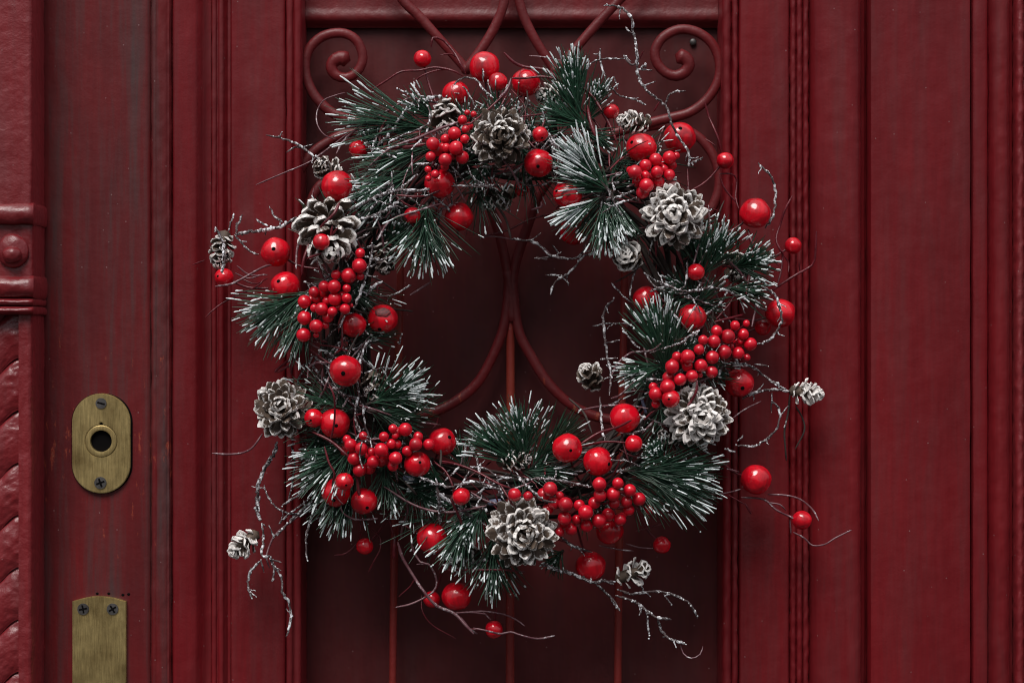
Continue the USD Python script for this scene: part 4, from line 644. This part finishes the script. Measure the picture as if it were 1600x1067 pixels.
def twig(kind, pts, r, dy, seed):
    name, m, fb = KIND[kind]; wob = rng.uniform(-.004, .004); n = len(pts)
    p3 = [P(a, b, depth(a, b) - .006 + dy + wob + .003 * math.sin(i * 1.9 + seed)) for i, (a, b) in enumerate(pts)]
    p = spline(p3, .0022 if kind == 'f' else .0035); q = len(p); t = np.linspace(0, 1, q)
    nz = fbm(np.stack([np.arange(q) * .55, np.full(q, seed * 1.7), np.zeros(q)], -1), 3, seed)
    amp = {'f': .95, 'g': .25, 'r': .25, 'v': .5}[kind]; ends = np.minimum(1, np.minimum(t, 1 - t) * 8 + .45)
    rad = r * S * .82 * (1 + amp * (nz - .5)) * ends
    if kind == 'f': p = p + (nr.random((q, 3)) - .5) * r * S * .9
    v, f = tube(p, rad, 7 if r > 2.4 else 6); sd = len(v) - 2; s = sd // q
    fr = np.repeat(fb + .5 * (nz - .5), s); fr = np.concatenate([fr, [fb, fb]])
    if kind == 'f':
        sp = []
        for _ in range(int(q / 14) + (r > 2)):             # side spurs, forked like old larch twigs
            i = rng.randrange(max(1, q - 3)); d = unit(p[min(i + 2, q - 1)] - p[i]); sd_ = unit(nr.normal(size=3) * [1, .7, 1]); d = unit(d * rng.uniform(.3, 1) + sd_)
            L = rng.uniform(6, 17) * S; k_ = 6; tt = np.linspace(0, 1, k_)[:, None]; pp = p[i] + d * L * tt + sd_ * L * .25 * tt ** 2 + (nr.random((k_, 3)) - .5) * .0011
            sp.append(tube(pp, r * S * .62 * np.interp(tt[:, 0], [0, 1], [1, .45]) * (1 + .5 * (nr.random(k_) - .5)), 5))
        if sp: n0 = len(v); v, f = join([(v, f)] + sp); fr = np.concatenate([fr, np.full(len(v) - n0, fb + .06)])
    if kind == 'f':                                       # buds and snow crumbs along the twig
        ex, ef, m0 = [], [], len(v)
        for _ in range(int(q * .45)):
            i = rng.randrange(q); o = unit(nr.normal(size=3) + [0, -.6, .4]); b = ball(p[i] + o * rad[i] * .8, r * S * rng.uniform(.35, .75), 1, (1, 1, rng.uniform(.8, 1.5))); ex.append(b); ef += [fb + rng.uniform(-.1, .35)] * len(b[0])
        if ex: v, f = join([(v, f)] + ex); fr = np.concatenate([fr, ef])
    obj(name, (v, f), M[m], wreath, True, None, None, {'frost': fr})
for i, t in enumerate(TW): twig(t[0], T(t[1], t[3]), t[2], (t[4] if len(t) > 4 else (-.012 if t[1] in (1, 3) else 0.0)), i)
# longer forked twigs and stems that reach out of the ring, to the outside more than to the inside
for i in range(110):
    a = rng.uniform(0, 6.283) if i < 60 else rng.choice((rng.uniform(2.2, 4.6), rng.uniform(-.9, .5))); r = RR + rng.uniform(-20, 40); out = rng.choice((1, 1, 1, -1)); L = rng.uniform(45, 115); turn = rng.choice((-1, 1)) * rng.uniform(.10, .34); pts = []
    for t in (0, .3, .65, 1): pts.append((CX + (r + out * L * t * (1 - .25 * t)) * math.cos(a + turn * t ** 1.3), CY + (r + out * L * t * (1 - .25 * t)) * math.sin(a + turn * t ** 1.3) + rng.uniform(-5, 5)))
    twig(rng.choice('ffggrr'), pts, rng.uniform(1.2, 2.1), rng.uniform(.0, .012), 600 + i)
# short broken twigs that fill the ring between the ornaments
for i in range(230):
    a = rng.uniform(0, 6.283) if i < 140 else rng.uniform(2.6, 5.2); r = RR + rng.gauss(0, 38); b = a + rng.uniform(-.22, .22); r2 = r + rng.uniform(-70, 70); q = .5 * (a + b) + rng.uniform(-.05, .05)
    pts = [(CX + r * math.cos(a), CY + r * math.sin(a)), (CX + .5 * (r + r2) * math.cos(q), CY + .5 * (r + r2) * math.sin(q)), (CX + r2 * math.cos(b), CY + r2 * math.sin(b))]
    twig(rng.choice('fffvrg'), pts, rng.uniform(1.3, 2.4), rng.uniform(-.012, .014), 300 + i)
for a, b, w_, h_, an in ((773, 784, 22, 10, .1), (641, 748, 24, 9, -.2), (926, 213, 6, 13, .2), (1006, 634, 5, 26, .3)):
    c0 = P(a, b, depth(a, b) + .012); bxm = trimesh.creation.box((w_ * S, .008, h_ * S)); bxm = trimesh.Trimesh(*trimesh.remesh.subdivide(bxm.vertices, bxm.faces)); vv = bxm.vertices / (np.linalg.norm(bxm.vertices / (np.array([w_ * S, .008, h_ * S]) * .5), axis=1)[:, None] ** .5 + 1e-9)
    R_ = np.array([[math.cos(an), 0, -math.sin(an)], [0, 1, 0], [math.sin(an), 0, math.cos(an)]]); obj('cable_tie', (vv @ R_.T + c0, bxm.faces), M['tie'], wreath, True)
